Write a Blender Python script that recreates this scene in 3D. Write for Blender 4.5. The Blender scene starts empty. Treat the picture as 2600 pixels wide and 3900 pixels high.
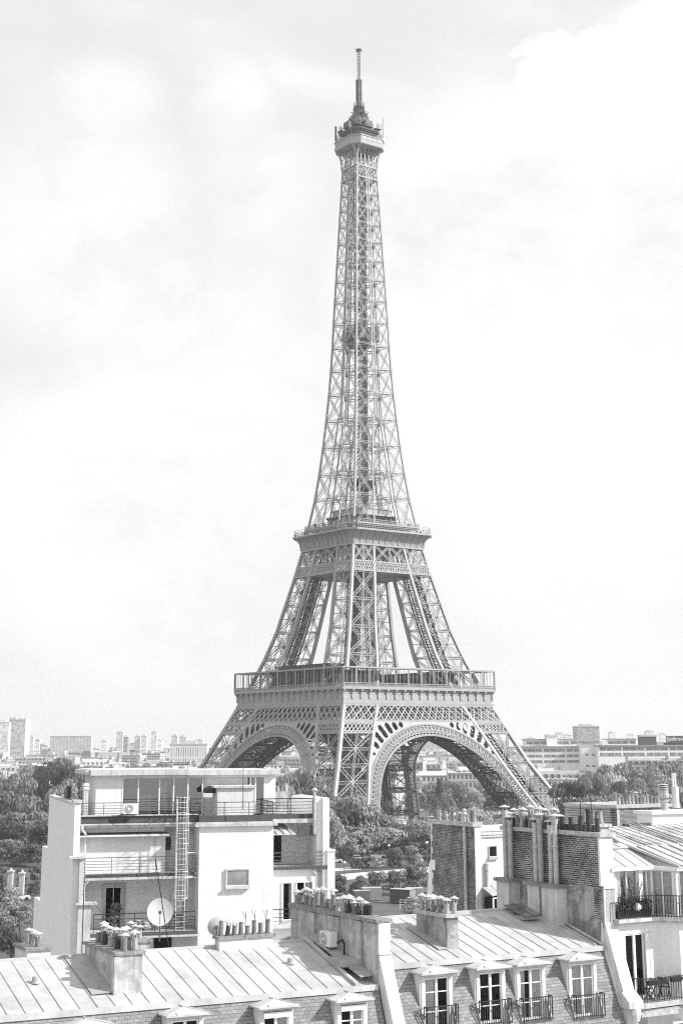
import bpy, math, random
from math import sin, cos, tan, pi, radians, sqrt, atan2, exp
from mathutils import Vector, Matrix
R_ = random.Random(7)
SC = bpy.context.scene
COL = SC.collection

# ------------------------------------------------------------------ camera
CAMZ, FPX, PITCH, ROLL, PY0 = 37.3026, 5776.67, 0.2344, -0.0038, 1454.63
cam_d = bpy.data.cameras.new('camera')
cam = bpy.data.objects.new('camera', cam_d); COL.objects.link(cam); SC.camera = cam
cam_d.sensor_fit = 'VERTICAL'; cam_d.sensor_height = 36.0
cam_d.lens = FPX / 3900 * 36.0
cam_d.shift_y = (PY0 - 1950) / 3900
cam_d.clip_start = 0.5; cam_d.clip_end = 60000
_f = Vector((0, cos(PITCH), sin(PITCH))); _u = Vector((0, -sin(PITCH), cos(PITCH))); _r = Vector((1, 0, 0))
_r2 = _r * cos(ROLL) + _u * sin(ROLL); _u2 = -_r * sin(ROLL) + _u * cos(ROLL)
cam.matrix_world = Matrix(((_r2.x, _u2.x, -_f.x, 0), (_r2.y, _u2.y, -_f.y, 0), (_r2.z, _u2.z, -_f.z, CAMZ), (0, 0, 0, 1)))

# ------------------------------------------------------------------ sky and sun
SUN_EL = radians(35); SUN_AZ = radians(11)   # azimuth measured from +X towards the camera side (-Y)
sun_vec = Vector((cos(SUN_EL) * cos(SUN_AZ), -cos(SUN_EL) * sin(SUN_AZ), sin(SUN_EL)))
W = bpy.data.worlds.new('World'); SC.world = W; W.use_nodes = True
nt = W.node_tree; N = nt.nodes; LK = nt.links
for n in list(N): N.remove(n)
def wn(t, **k):
    n = N.new(t)
    for a, b in k.items(): setattr(n, a, b)
    return n
out = wn('ShaderNodeOutputWorld'); bg = wn('ShaderNodeBackground')
sky = wn('ShaderNodeTexSky', sky_type='NISHITA', sun_disc=False)
sky.sun_elevation = SUN_EL; sky.sun_rotation = atan2(sun_vec.x, sun_vec.y)
sky.air_density = 1.0; sky.dust_density = 2.5; sky.ozone_density = 1.0
bw = wn('ShaderNodeRGBToBW'); LK.new(sky.outputs[0], bw.inputs[0])
tc = wn('ShaderNodeTexCoord')
def wmath(op, a, b=None, clamp=False):
    m = wn('ShaderNodeMath', operation=op, use_clamp=clamp)
    for i, v in enumerate((a, b)):
        if v is None: continue
        if isinstance(v, (int, float)): m.inputs[i].default_value = v
        else: LK.new(v, m.inputs[i])
    return m.outputs[0]
def wnoise(scale, detail, rough=0.55, stretch=(1, 1, 1.6), loc=(0, 0, 0), dist=0.0):
    mp = wn('ShaderNodeMapping'); mp.inputs['Scale'].default_value = stretch; mp.inputs['Location'].default_value = loc
    LK.new(tc.outputs['Generated'], mp.inputs[0])
    n = wn('ShaderNodeTexNoise'); n.inputs['Scale'].default_value = scale; n.inputs['Detail'].default_value = detail
    n.inputs['Roughness'].default_value = rough; n.inputs['Distortion'].default_value = dist
    LK.new(mp.outputs[0], n.inputs['Vector']); return n.outputs['Fac']
big = wnoise(3.2, 6, 0.55, (1, 1, 2.0), (0.35, 0.0, 0.2), 0.35)
fine = wnoise(22, 10, 0.62, (1, 1, 1.35), (1.2, 0.4, 0.0), 0.2)
def ramp(src, lo, hi):
    m = wn('ShaderNodeMapRange', interpolation_type='SMOOTHSTEP')
    LK.new(src, m.inputs[0]); m.inputs[1].default_value = lo; m.inputs[2].default_value = hi
    return m.outputs[0]
# heaped clouds standing in given directions of the sky: a direction, an angular radius, an edge softness
def sky_dir(px, py):
    a, b = px - 1300, py - PY0
    u = a * cos(ROLL) + b * sin(ROLL); v = -a * sin(ROLL) + b * cos(ROLL)
    return (_r * (u / FPX) + _f - _u * (v / FPX)).normalized()
def blob(px, py, rad, soft, wob):
    d = sky_dir(px, py)
    vd = wn('ShaderNodeVectorMath', operation='DISTANCE'); LK.new(tc.outputs['Generated'], vd.inputs[0]); vd.inputs[1].default_value = d
    e = wmath('ADD', vd.outputs['Value'], wmath('MULTIPLY', wmath('SUBTRACT', fine, 0.5), wob))
    m = wn('ShaderNodeMapRange', interpolation_type='SMOOTHSTEP'); LK.new(e, m.inputs[0])
    m.inputs[1].default_value = rad; m.inputs[2].default_value = rad - soft
    return m.outputs[0]
cl = None
for b in ((2150, 230, .024, .006, .05), (2060, 300, .024, .007, .05), (2230, 250, .028, .008, .05), (2330, 330, .05, .02, .05), (2180, 400, .04, .02, .05), (2560, 300, .06, .014, .06),
          (2560, 130, .024, .008, .05), (420, 420, .055, .05, .05), (900, 420, .05, .05, .06), (300, 900, .11, .06, .07), (700, 1150, .12, .1, .08),
          (1000, 760, .08, .07, .07), (1900, 1000, .16, .09, .07), (2300, 1700, .2, .1, .08), (600, 1950, .16, .08, .06), (2450, 1050, .1, .03, .05)):
    o = blob(*b); cl = o if cl is None else wmath('MAXIMUM', cl, o)
# light and shade inside the cloud layer
body = wmath('ADD', wmath('MULTIPLY', ramp(big, 0.38, 0.62), 0.28), wmath('MULTIPLY', ramp(fine, 0.3, 0.7), 0.17))
cover = wmath('MAXIMUM', cl, wmath('MULTIPLY', ramp(big, 0.45, 0.64), 0.5))
CLOUD_LO, CLOUD_HI = 3.3, 4.35
cval = wmath('ADD', CLOUD_LO, wmath('MULTIPLY', body, (CLOUD_HI - CLOUD_LO) / 0.45))
skyv = wmath('MINIMUM', wmath('MULTIPLY', bw.outputs[0], 1.0), 3.14); skyv = wmath('MAXIMUM', skyv, 3.1)
mixv = wmath('ADD', wmath('MULTIPLY', skyv, wmath('SUBTRACT', 1.0, cover)), wmath('MULTIPLY', cval, cover))
comb = wn('ShaderNodeCombineColor')
for i in range(3): LK.new(mixv, comb.inputs[i])
LK.new(comb.outputs[0], bg.inputs['Color']); bg.inputs['Strength'].default_value = 0.105
LK.new(bg.outputs[0], out.inputs['Surface'])
sd = bpy.data.lights.new('sun', 'SUN'); sd.energy = 2.5; sd.angle = radians(1.6); sd.color = (1.0, 0.99, 0.98)
so = bpy.data.objects.new('sun', sd); COL.objects.link(so); so.rotation_euler = sun_vec.to_track_quat('Z', 'Y').to_euler()

# ------------------------------------------------------------------ exposure and render settings
SC.render.engine = 'CYCLES'
SC.view_settings.view_transform = 'Standard'; SC.view_settings.look = 'None'; SC.view_settings.gamma = 1.0
SC.view_settings.exposure = 1.35
SC.cycles.use_denoising = False; SC.cycles.filter_width = 1.1
SC.cycles.max_bounces = 6; SC.cycles.diffuse_bounces = 3; SC.cycles.glossy_bounces = 3; SC.cycles.transmission_bounces = 4
SC.cycles.volume_bounces = 1; SC.cycles.transparent_max_bounces = 8

# ------------------------------------------------------------------ picture <-> place
def ray(px, py):
    a, b = px - 1300, py - PY0
    u = a * cos(ROLL) + b * sin(ROLL); v = -a * sin(ROLL) + b * cos(ROLL)
    return _r * (u / FPX) + _f - _u * (v / FPX)
CV = Vector((0, 0, CAMZ))
def at(px, py, Y):
    d = ray(px, py); return CV + d * (Y / d.y)
def atz(px, py, z):
    d = ray(px, py); return CV + d * ((z - CAMZ) / d.z)

# ------------------------------------------------------------------ mesh helpers
class MB:
    def __init__(s): s.v = []; s.f = []
    def poly(s, *pts):
        i = len(s.v); s.v.extend(tuple(p) for p in pts); s.f.append(tuple(range(i, i + len(pts))))
    def box(s, x0, x1, y0, y1, z0, z1):
        i = len(s.v)
        s.v += [(x0, y0, z0), (x1, y0, z0), (x1, y1, z0), (x0, y1, z0), (x0, y0, z1), (x1, y0, z1), (x1, y1, z1), (x0, y1, z1)]
        s.f += [(i, i + 3, i + 2, i + 1), (i + 4, i + 5, i + 6, i + 7), (i, i + 1, i + 5, i + 4), (i + 1, i + 2, i + 6, i + 5), (i + 2, i + 3, i + 7, i + 6), (i + 3, i, i + 4, i + 7)]
    def beam(s, p, q, w, h=None, up=None, caps=True):
        h = w if h is None else h
        p = Vector(p); q = Vector(q); t = q - p
        if t.length < 1e-6: return
        t.normalize()
        up = Vector(up) if up is not None else (Vector((0, 0, 1)) if abs(t.z) < 0.9 else Vector((1, 0, 0)))
        a = t.cross(up); a.normalize(); b = a.cross(t); b.normalize()
        a *= w / 2; b *= h / 2; i = len(s.v)
        for c in (p, q):
            s.v += [tuple(c - a - b), tuple(c + a - b), tuple(c + a + b), tuple(c - a + b)]
        s.f += [(i, i + 1, i + 5, i + 4), (i + 1, i + 2, i + 6, i + 5), (i + 2, i + 3, i + 7, i + 6), (i + 3, i, i + 4, i + 7)]
        if caps: s.f += [(i, i + 3, i + 2, i + 1), (i + 4, i + 5, i + 6, i + 7)]
    def path(s, pts, w, h=None, up=None):
        for a, b in zip(pts, pts[1:]): s.beam(a, b, w, h, up)
    def truss(s, p, q, width, nrm, chord=0.2, lace=0.11, pitch=None):
        p = Vector(p); q = Vector(q); t = q - p; L = t.length
        if L < 1e-4: return
        t.normalize(); a = t.cross(Vector(nrm)); a.normalize(); a *= width / 2
        s.beam(p + a, q + a, chord, chord, nrm, False); s.beam(p - a, q - a, chord, chord, nrm, False)
        n = max(2, int(L / (pitch or width * 1.3)))
        for k in range(n):
            c0 = p + t * (L * k / n); c1 = p + t * (L * (k + 1) / n); sg = 1 if k % 2 else -1
            s.beam(c0 + a * sg, c1 - a * sg, lace, lace, nrm, False)
    def cyl(s, p, q, r, r2=None, n=8, caps=True):
        r2 = r if r2 is None else r2
        p = Vector(p); q = Vector(q); t = (q - p).normalized()
        up = Vector((0, 0, 1)) if abs(t.z) < 0.9 else Vector((1, 0, 0))
        a = t.cross(up).normalized(); b = a.cross(t); i = len(s.v)
        for c, rr in ((p, r), (q, r2)):
            for k in range(n):
                th = 2 * pi * k / n; s.v.append(tuple(c + a * (rr * cos(th)) + b * (rr * sin(th))))
        for k in range(n):
            j = (k + 1) % n; s.f.append((i + k, i + j, i + n + j, i + n + k))
        if caps:
            s.f.append(tuple(i + k for k in reversed(range(n)))); s.f.append(tuple(i + n + k for k in range(n)))
    def lathe(s, c, prof, n=12):
        i = len(s.v); c = Vector(c)
        for r, z in prof:
            for k in range(n):
                th = 2 * pi * k / n; s.v.append((c.x + r * cos(th), c.y + r * sin(th), c.z + z))
        for m in range(len(prof) - 1):
            for k in range(n):
                j = (k + 1) % n; s.f.append((i + m * n + k, i + m * n + j, i + (m + 1) * n + j, i + (m + 1) * n + k))
        s.f.append(tuple(i + k for k in reversed(range(n)))); s.f.append(tuple(i + (len(prof) - 1) * n + k for k in range(n)))
    def prism(s, pts, d):
        """closed outline pts (3D, planar) pushed by vector d"""
        n = len(pts); i = len(s.v); d = Vector(d)
        s.v += [tuple(Vector(p)) for p in pts] + [tuple(Vector(p) + d) for p in pts]
        s.f.append(tuple(range(i, i + n))); s.f.append(tuple(reversed(range(i + n, i + 2 * n))))
        for k in range(n):
            j = (k + 1) % n; s.f.append((i + k, i + n + k, i + n + j, i + j))
    def mesh(s, name, m, smooth=False):
        me = bpy.data.meshes.new(name); me.from_pydata(s.v, [], s.f); me.validate(); me.update()
        if m is not None: me.materials.append(m)
        if smooth:
            for p in me.polygons: p.use_smooth = True
        import bmesh
        b = bmesh.new(); b.from_mesh(me); bmesh.ops.recalc_face_normals(b, faces=b.faces); b.to_mesh(me); b.free()
        return me
def tag(o, label=None, cat=None, group=None, kind=None):
    for k, v in (('label', label), ('category', cat), ('group', group), ('kind', kind)):
        if v: o[k] = v
    return o
def obj(name, mb, m, parent=None, smooth=False, **k):
    me = mb if isinstance(mb, bpy.types.Mesh) else mb.mesh(name, m, smooth)
    o = bpy.data.objects.new(name, me); COL.objects.link(o)
    if parent is not None: o.parent = parent
    return tag(o, **k)
def empty(name, loc, rz=0.0, **k):
    o = bpy.data.objects.new(name, None); COL.objects.link(o); o.location = loc; o.rotation_euler = (0, 0, rz)
    o.empty_display_size = 0.3
    return tag(o, **k)
def copy_tree(o, parent=None):
    c = o.copy(); COL.objects.link(c)
    if parent is not None: c.parent = parent
    for ch in list(o.children): copy_tree(ch, c)
    return c

# ------------------------------------------------------------------ materials
def new_mat(name):
    m = bpy.data.materials.new(name); m.use_nodes = True
    return m, m.node_tree.nodes, m.node_tree.links, m.node_tree.nodes['Principled BSDF']
def grey(v): return (v, v, v, 1)
def mat(name, v, rough=0.75, var=0.12, scale=1.5, detail=5, streak=0.0, bump=0.0, spec=0.3, metal=0.0, blotch=0.0):
    m, n, l, p = new_mat(name)
    p.inputs['Roughness'].default_value = rough; p.inputs['Specular IOR Level'].default_value = spec; p.inputs['Metallic'].default_value = metal
    tcn = n.new('ShaderNodeTexCoord')
    nz = n.new('ShaderNodeTexNoise'); nz.inputs['Scale'].default_value = scale; nz.inputs['Detail'].default_value = detail; nz.inputs['Roughness'].default_value = .6
    l.new(tcn.outputs['Object'], nz.inputs['Vector'])
    cr = n.new('ShaderNodeValToRGB'); l.new(nz.outputs['Fac'], cr.inputs[0])
    cr.color_ramp.elements[0].position = .3; cr.color_ramp.elements[1].position = .7
    cr.color_ramp.elements[0].color = grey(max(0, v * (1 - var))); cr.color_ramp.elements[1].color = grey(min(.95, v * (1 + var)))
    col = cr.outputs[0]
    def mul(c, fac_src, lo, p0, p1):
        r = n.new('ShaderNodeMapRange'); r.interpolation_type = 'SMOOTHSTEP'; l.new(fac_src, r.inputs[0]); r.inputs[1].default_value = p0; r.inputs[2].default_value = p1
        r.inputs[3].default_value = lo; r.inputs[4].default_value = 1
        mx = n.new('ShaderNodeMix'); mx.data_type = 'RGBA'; mx.blend_type = 'MULTIPLY'; mx.inputs[0].default_value = 1
        l.new(c, mx.inputs[6]); l.new(r.outputs[0], mx.inputs[7]); return mx.outputs[2]
    if streak:
        mp = n.new('ShaderNodeMapping'); mp.inputs['Scale'].default_value = (2.2, 2.2, .16); l.new(tcn.outputs['Object'], mp.inputs[0])
        n2 = n.new('ShaderNodeTexNoise'); n2.inputs['Scale'].default_value = 1.6; n2.inputs['Detail'].default_value = 6; n2.inputs['Roughness'].default_value = .65; l.new(mp.outputs[0], n2.inputs['Vector'])
        col = mul(col, n2.outputs['Fac'], 1 - streak, .36, .56)
    if blotch:
        n3 = n.new('ShaderNodeTexNoise'); n3.inputs['Scale'].default_value = .9; n3.inputs['Detail'].default_value = 7; n3.inputs['Roughness'].default_value = .7; n3.inputs['Distortion'].default_value = .6; l.new(tcn.outputs['Object'], n3.inputs['Vector'])
        col = mul(col, n3.outputs['Fac'], 1 - blotch, .42, .56)
    l.new(col, p.inputs['Base Color'])
    if bump:
        b = n.new('ShaderNodeBump'); b.inputs['Strength'].default_value = bump; b.inputs['Distance'].default_value = .02; l.new(nz.outputs['Fac'], b.inputs['Height']); l.new(b.outputs[0], p.inputs['Normal'])
    return m
def brick_mat(name, c1, c2, mortar, axes, bw_, bh, ms, offs=.5, bump=.5, var=.25, rough=.85, bias=0.0, zscale=1.0, blotch=.25):
    """courses laid in the object's own axes; axes such as 'yz' for a wall that runs along y"""
    m, n, l, p = new_mat(name); p.inputs['Roughness'].default_value = rough; p.inputs['Specular IOR Level'].default_value = .2
    tcn = n.new('ShaderNodeTexCoord'); sp = n.new('ShaderNodeSeparateXYZ'); l.new(tcn.outputs['Object'], sp.inputs[0])
    nz = n.new('ShaderNodeTexNoise'); nz.inputs['Scale'].default_value = 3.0; nz.inputs['Detail'].default_value = 4; l.new(tcn.outputs['Object'], nz.inputs['Vector'])
    cb = n.new('ShaderNodeCombineXYZ')
    wob = n.new('ShaderNodeMath'); wob.operation = 'MULTIPLY_ADD'; l.new(nz.outputs['Fac'], wob.inputs[0]); wob.inputs[1].default_value = .03; l.new(sp.outputs['XYZ'.index(axes[1].upper())], wob.inputs[2])
    l.new(sp.outputs['XYZ'.index(axes[0].upper())], cb.inputs[0]); l.new(wob.outputs[0], cb.inputs[1])
    b = n.new('ShaderNodeTexBrick'); l.new(cb.outputs[0], b.inputs['Vector']); b.inputs['Scale'].default_value = 1
    b.offset = offs; b.inputs['Color1'].default_value = grey(c1); b.inputs['Color2'].default_value = grey(c2); b.inputs['Mortar'].default_value = grey(mortar)
    b.inputs['Mortar Size'].default_value = ms; b.inputs['Brick Width'].default_value = bw_; b.inputs['Row Height'].default_value = bh; b.inputs['Bias'].default_value = bias; b.inputs['Mortar Smooth'].default_value = .3
    n3 = n.new('ShaderNodeTexNoise'); n3.inputs['Scale'].default_value = .8; n3.inputs['Detail'].default_value = 8; n3.inputs['Roughness'].default_value = .7; l.new(tcn.outputs['Object'], n3.inputs['Vector'])
    r = n.new('ShaderNodeMapRange'); l.new(n3.outputs['Fac'], r.inputs[0]); r.inputs[1].default_value = .35; r.inputs[2].default_value = .65; r.inputs[3].default_value = 1 - blotch; r.inputs[4].default_value = 1 + blotch
    mx = n.new('ShaderNodeMix'); mx.data_type = 'RGBA'; mx.blend_type = 'MULTIPLY'; mx.inputs[0].default_value = 1; l.new(b.outputs['Color'], mx.inputs[6]); l.new(r.outputs[0], mx.inputs[7])
    l.new(mx.outputs[2], p.inputs['Base Color'])
    bp = n.new('ShaderNodeBump'); bp.inputs['Strength'].default_value = bump; bp.inputs['Distance'].default_value = .02; bp.invert = True; l.new(b.outputs['Fac'], bp.inputs['Height']); l.new(bp.outputs[0], p.inputs['Normal'])
    return m
def glass_mat(name, v, rough=.08, spec=.6):
    m = mat(name, v, rough=rough, var=.5, scale=.7, spec=spec); return m
IRON = mat('painted_iron', .36, rough=.6, var=.10, scale=.25)
IRON_DARK = mat('dark_shaded_iron', .04, rough=.6, var=.15, scale=.3)  # dark machinery paint; on the arch soffits, shade put into the colour
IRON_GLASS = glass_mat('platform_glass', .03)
IRON_MID = mat('grey_iron', .12, rough=.6, var=.2, scale=.5)
IRON_PALE = mat('pale_panel', .45, rough=.6, var=.1)
MASONRY = mat('pedestal_stone', .4, var=.15)
GRASS = mat('park_ground', .09, var=.35, scale=.05, detail=8)
GZ = 7.5                     # the streets and gardens on this side lie a little above the tower's feet
gm = MB()
for (y0, z0), (y1, z1) in zip(((-30, GZ), (452, GZ), (478, 0)), ((452, GZ), (478, 0), (12000, 0))): gm.poly((-6000, y0, z0), (6000, y0, z0), (6000, y1, z1), (-6000, y1, z1))
obj('ground', gm, GRASS, kind='structure')
# ------------------------------------------------------------------ the lattice tower
TX, TY, TA = 7.7854, 590.5191, pi / 4 - 0.1543
def interp(tab, z):
    if z <= tab[0][0]: a, b = tab[0], tab[1]
    elif z >= tab[-1][0]: return tab[-1][1]
    else:
        for a, b in zip(tab, tab[1:]):
            if a[0] <= z <= b[0]: break
    return a[1] + (b[1] - a[1]) * (z - a[0]) / (b[0] - a[0])
HP = [(0, 61.0), (19.2, 50.5), (30.2, 44.2), (41.3, 39.15), (51, 34.8), (57, 32.2), (64.3, 29.1), (79.2, 24.35), (100.3, 19.3), (110.6, 17.1), (122, 14.9), (130.6, 13.6), (140.6, 12.35), (151.5, 11.25), (162.1, 10.35), (172.7, 9.55), (182.6, 8.95), (192.2, 8.5), (206, 8.0), (236, 6.7), (269, 5.25), (277, 5.05)]
IP = [(0, 46.4), (16.2, 37.6), (19.5, 35.0), (30.2, 30.0), (41.3, 24.4), (51, 19.2), (64.4, 14.4), (79.2, 11.7), (100, 8.1), (116, 5.9), (127.3, 4.6), (148, 3.15), (160.8, 1.7), (168, 1.05), (300, 1.05)]
hh = lambda z: interp(HP, z)
ii = lambda z: interp(IP, z)
def rot(p, k):
    x, y, z = p
    for _ in range(k % 4): x, y = -y, x
    return Vector((x, y, z))
FN = [rot((0, -1, 0), k) for k in range(4)]     # outward face normals
tower = empty('iron_tower', (TX, TY, 0), TA, label='tall wrought iron lattice tower on four splayed legs joined by arches, tapering to an antenna', cat='tower')
ZL = [3.5, 19.2, 30.2, 41.3, 45.0, 51.0, 57.6]
ZU = [57.6, 69.0, 79.3, 89.7, 100.3, 104.4, 110.7, 117.0]
def box_column(mb, fn, zs, w0, w1, k):
    n = len(zs)
    for j, (a, b) in enumerate(zip(zs, zs[1:])):
        w = w0 + (w1 - w0) * j / max(1, n - 1)
        mb.beam(rot(fn(a), k), rot(fn(b), k), w, w, FN[k], True)
for k in range(4):
    arr = MB(); br = MB(); lift = MB()
    for zs, w0, w1 in ((ZL, 1.35, 1.15), (ZU, 1.15, .95)):
        o = .5
        box_column(arr, lambda z: (-hh(z) + o, -hh(z) + o, z), zs, w0, w1, k)
        box_column(arr, lambda z: (-ii(z) - o, -hh(z) + o, z), zs, w0, w1, k)
        box_column(arr, lambda z: (-hh(z) + o, -ii(z) - o, z), zs, w0, w1, k)
        box_column(arr, lambda z: (-ii(z) - o, -ii(z) - o, z), zs, w0, w1, k)
    # faces of the leg: (fixed coordinate fn, span a..b)
    faces = [(lambda u, z: (u, -hh(z) + .35, z), lambda z: -hh(z) + .7, lambda z: -ii(z) - .7, (0, -1, 0)),
             (lambda u, z: (-hh(z) + .35, u, z), lambda z: -hh(z) + .7, lambda z: -ii(z) - .7, (-1, 0, 0)),
             (lambda u, z: (u, -ii(z) - .35, z), lambda z: -hh(z) + .7, lambda z: -ii(z) - .7, (0, -1, 0)),
             (lambda u, z: (-ii(z) - .35, u, z), lambda z: -hh(z) + .7, lambda z: -ii(z) - .7, (-1, 0, 0))]
    for fi, (P, ua, ub, nr) in enumerate(faces):
        nr = rot(nr, k); T = lambda u, z: rot(P(u, z), k)
        main = fi < 2
        wd = (1.0 if main else .8)
        for z0, z1, low in ((3.5, 19.2, 1), (19.2, 30.2, 1), (30.2, 41.3, 1), (57.6, 69, 0), (69, 79.3, 0), (79.3, 89.7, 0), (89.7, 100.3, 0)):
            w = wd * (1.15 if low else .95); zm = (z0 + z1) / 2
            c = .2 if main else .14
            br.truss(T(ua(z0), z0), T(ub(z1), z1), w, nr, c, .085)
            br.truss(T(ub(z0), z0), T(ua(z1), z1), w, nr, c, .085)
            br.truss(T(ua(z1), z1), T(ub(z1), z1), w * .9, nr, c, .085)
            if low: br.truss(T(ua(zm), zm), T(ub(zm), zm), w * .8, nr, c * .8, .07)
            um0, um1 = (ua(z0) + ub(z0)) / 2, (ua(z1) + ub(z1)) / 2
            br.truss(T(um0, z0), T(um1, z1), w * .75, nr, c * .8, .07)
            umm = (ua(zm) + ub(zm)) / 2; pc = T(umm, zm); g = 1.0 if low else .8
            e = Vector(nr).cross(Vector((0, 0, 1))).normalized()
            br.prism([pc + e * g, pc + Vector((0, 0, g)), pc - e * g, pc - Vector((0, 0, g))], Vector(nr) * .1)
    for zz in ((3.5, 19.2, 24.7, 30.2, 35.7, 41.3, 45, 51), (57.6, 63.3, 69, 74.2, 79.3, 84.5, 89.7, 95, 100.3)):
        # diaphragms and the inclined lift track with its stairs
        for z in zz:
            a, b = -hh(z) + .7, -ii(z) - .7
            br.beam(rot((a, a, z), k), rot((b, b, z), k), .25); br.beam(rot((a, b, z), k), rot((b, a, z), k), .25)
        for z0, z1 in zip(zz, zz[1:]):
            c0, c1 = -(hh(z0) + ii(z0)) / 2, -(hh(z1) + ii(z1)) / 2
            for dx, dy in ((-1.8, -1.8), (1.8, -1.8), (-1.8, 1.8), (1.8, 1.8), (0, -3), (-3, 0), (.6, -1.8), (-.6, 1.8), (3, 2), (2, 3)):
                lift.beam(rot((c0 + dx, c0 + dy, z0), k), rot((c1 + dx, c1 + dy, z1), k), .42)
            for q in range(5):
                t = q / 5; c = c0 + (c1 - c0) * t; z = z0 + (z1 - z0) * t
                lift.beam(rot((c - 1.8, c - 1.8, z), k), rot((c + 1.8, c - 1.8, z), k), .22); lift.beam(rot((c - 1.8, c - 1.8, z), k), rot((c - 1.8, c + 1.8, z), k), .22)
                lift.beam(rot((c - 3, c, z), k), rot((c + 1.8, c + 1.8, z), k), .18); lift.beam(rot((c + 1.8, c - 1.8, z), k), rot((c + 1.8, c + 1.8, z + 1), k), .18)
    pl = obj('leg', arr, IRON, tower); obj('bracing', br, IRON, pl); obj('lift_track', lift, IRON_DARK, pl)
    ped = MB()
    for fx in (lambda: (-hh(2) + .6, -hh(2) + .6), lambda: (-ii(2) - .6, -hh(2) + .6), lambda: (-hh(2) + .6, -ii(2) - .6), lambda: (-ii(2) - .6, -ii(2) - .6)):
        x, y = fx(); i0 = len(ped.v)
        ped.box(x - 2.6, x + 2.6, y - 2.6, y + 2.6, 0, 3.7)
        ped.v[i0:] = [tuple(rot(v, k)) for v in ped.v[i0:]]
    obj('pedestal', ped, MASONRY, pl)
# arches with their spandrels, one on each side, and the soffit lattice that runs inwards from it
RO, RI, ZC = 37.0, 33.3, 7.1
def hole_list():
    hs = []
    for th0, L in ((44.6, 1.5), (49.6, 2.7), (54.4, 4.3), (59, 4.9), (63.6, 4.1), (68, 2.9), (72.2, 1.9)):
        for sg in (-1, 1):
            a = radians(90 - th0 if sg > 0 else 90 + th0) if False else radians(90 - sg * (90 - th0))
            hs.append((a, RO + .75, L))
    return hs
HOLES = hole_list()
def in_hole(x, z):
    for a, r0, L in HOLES:
        ca, sa = cos(a), sin(a); zz = z - ZC
        al = x * ca + zz * sa; pe = -x * sa + zz * ca
        w_ = min(.95, L / 2); d = max(r0 + w_ - al, al - (r0 + L - w_), 0)
        if pe * pe + d * d < w_ ** 2: return True
    return False
for k in range(4):
    ar = MB(); T = lambda u, z, d=0.0: rot((u, -hh(z) + d, z), k); nr = FN[k]
    A0 = math.acos(min(1, 40.2 / 41.5)) ; n = 76
    AT = radians(28)
    def arc(R, a):
        b = min(max(a, AT), pi - AT); x, z = R * cos(b), ZC + R * sin(b); ex = max(0, AT - a, a - (pi - AT)) * 37
        return x + (ex * .53 / 1.13 if a < AT else -ex * .53 / 1.13 if a > pi - AT else 0), z - ex / 1.13
    a_lo = AT - 24.5 * 1.13 / 37 + .04
    angs = [a_lo + (pi - 2 * a_lo) * j / n for j in range(n + 1)]
    for (R, wd) in ((RO, .55), (RI, .7), (RI + .9, .25), (RO - .7, .25)):
        pts = [T(*arc(R, a), .1) for a in angs]
        for p, q in zip(pts, pts[1:]):
            ar.beam(p, q, .8 if R in (RO, RI) else .3, wd, None, False)
    for j, a in enumerate(angs):
        ar.beam(T(*arc(RI, a), .1), T(*arc(RO, a), .1), .34, .3, nr, False)
        if j < n:
            am = (a + angs[j + 1]) / 2
            for aa in (a, angs[j + 1], am):
                ar.beam(T(*arc(RI + .9, am), .1), T(*arc(RO - .6, aa), .1), .2, .2, nr, False)
    arch = obj('arch', ar, IRON, tower)
    sp = MB(); st = .22
    z = 26.0
    while z < 44.95:
        x = -ii(z) - .3
        lim = ii(z) - .2
        x = -lim
        while x < lim:
            xm, zm = x + st / 2, z + st / 2
            if sqrt(xm * xm + (zm - ZC) ** 2) > RO + .1 and not in_hole(xm, zm):
                sp.poly(T(x, z, .05), T(min(x + st, lim), z, .05), T(min(x + st, lim), z + st, .05), T(x, z + st, .05))
            x += st
        z += st
    obj('spandrel', sp, IRON, arch)
    sf = MB(); TI = lambda u, z: rot((u, -ii(z) - .3, z), k)
    for R, wd in ((RO, .5), (RI, .8)):
        pts = [TI(*arc(R, a)) for a in angs]
        for p, q in zip(pts, pts[1:]): sf.beam(p, q, .8, wd, None, False)
    prev = None
    for j, a in enumerate(angs):
        sf.beam(TI(*arc(RI, a)), TI(*arc(RO, a)), .3, .3, nr, False)
        if j < n: sf.beam(TI(*arc(RI, a)), TI(*arc(RO, angs[j + 1])), .25, .25, nr, False); sf.beam(TI(*arc(RO, a)), TI(*arc(RI, angs[j + 1])), .25, .25, nr, False)
        if arc(RI, a)[1] > 8 and j % 6 == 0:
            p0, p1 = T(*arc(RI + .3, a), .6), TI(*arc(RI + .3, a))
            sf.beam(p0, p1, .4, .8, None, False)
            q0, q1 = T(*arc(RO - .3, a), .6), TI(*arc(RO - .3, a)); sf.beam(q0, q1, .4, .6, None, False)
            sf.beam(p0, q1, .3); sf.beam(p1, q0, .3)
            if prev: sf.beam(p0, prev[1], .3, .3, None, False); sf.beam(p1, prev[0], .3, .3, None, False)
            prev = (p0, p1)
    obj('soffit', sf, IRON_DARK, arch)  # soffit iron darkened: its shade is in the colour
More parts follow.
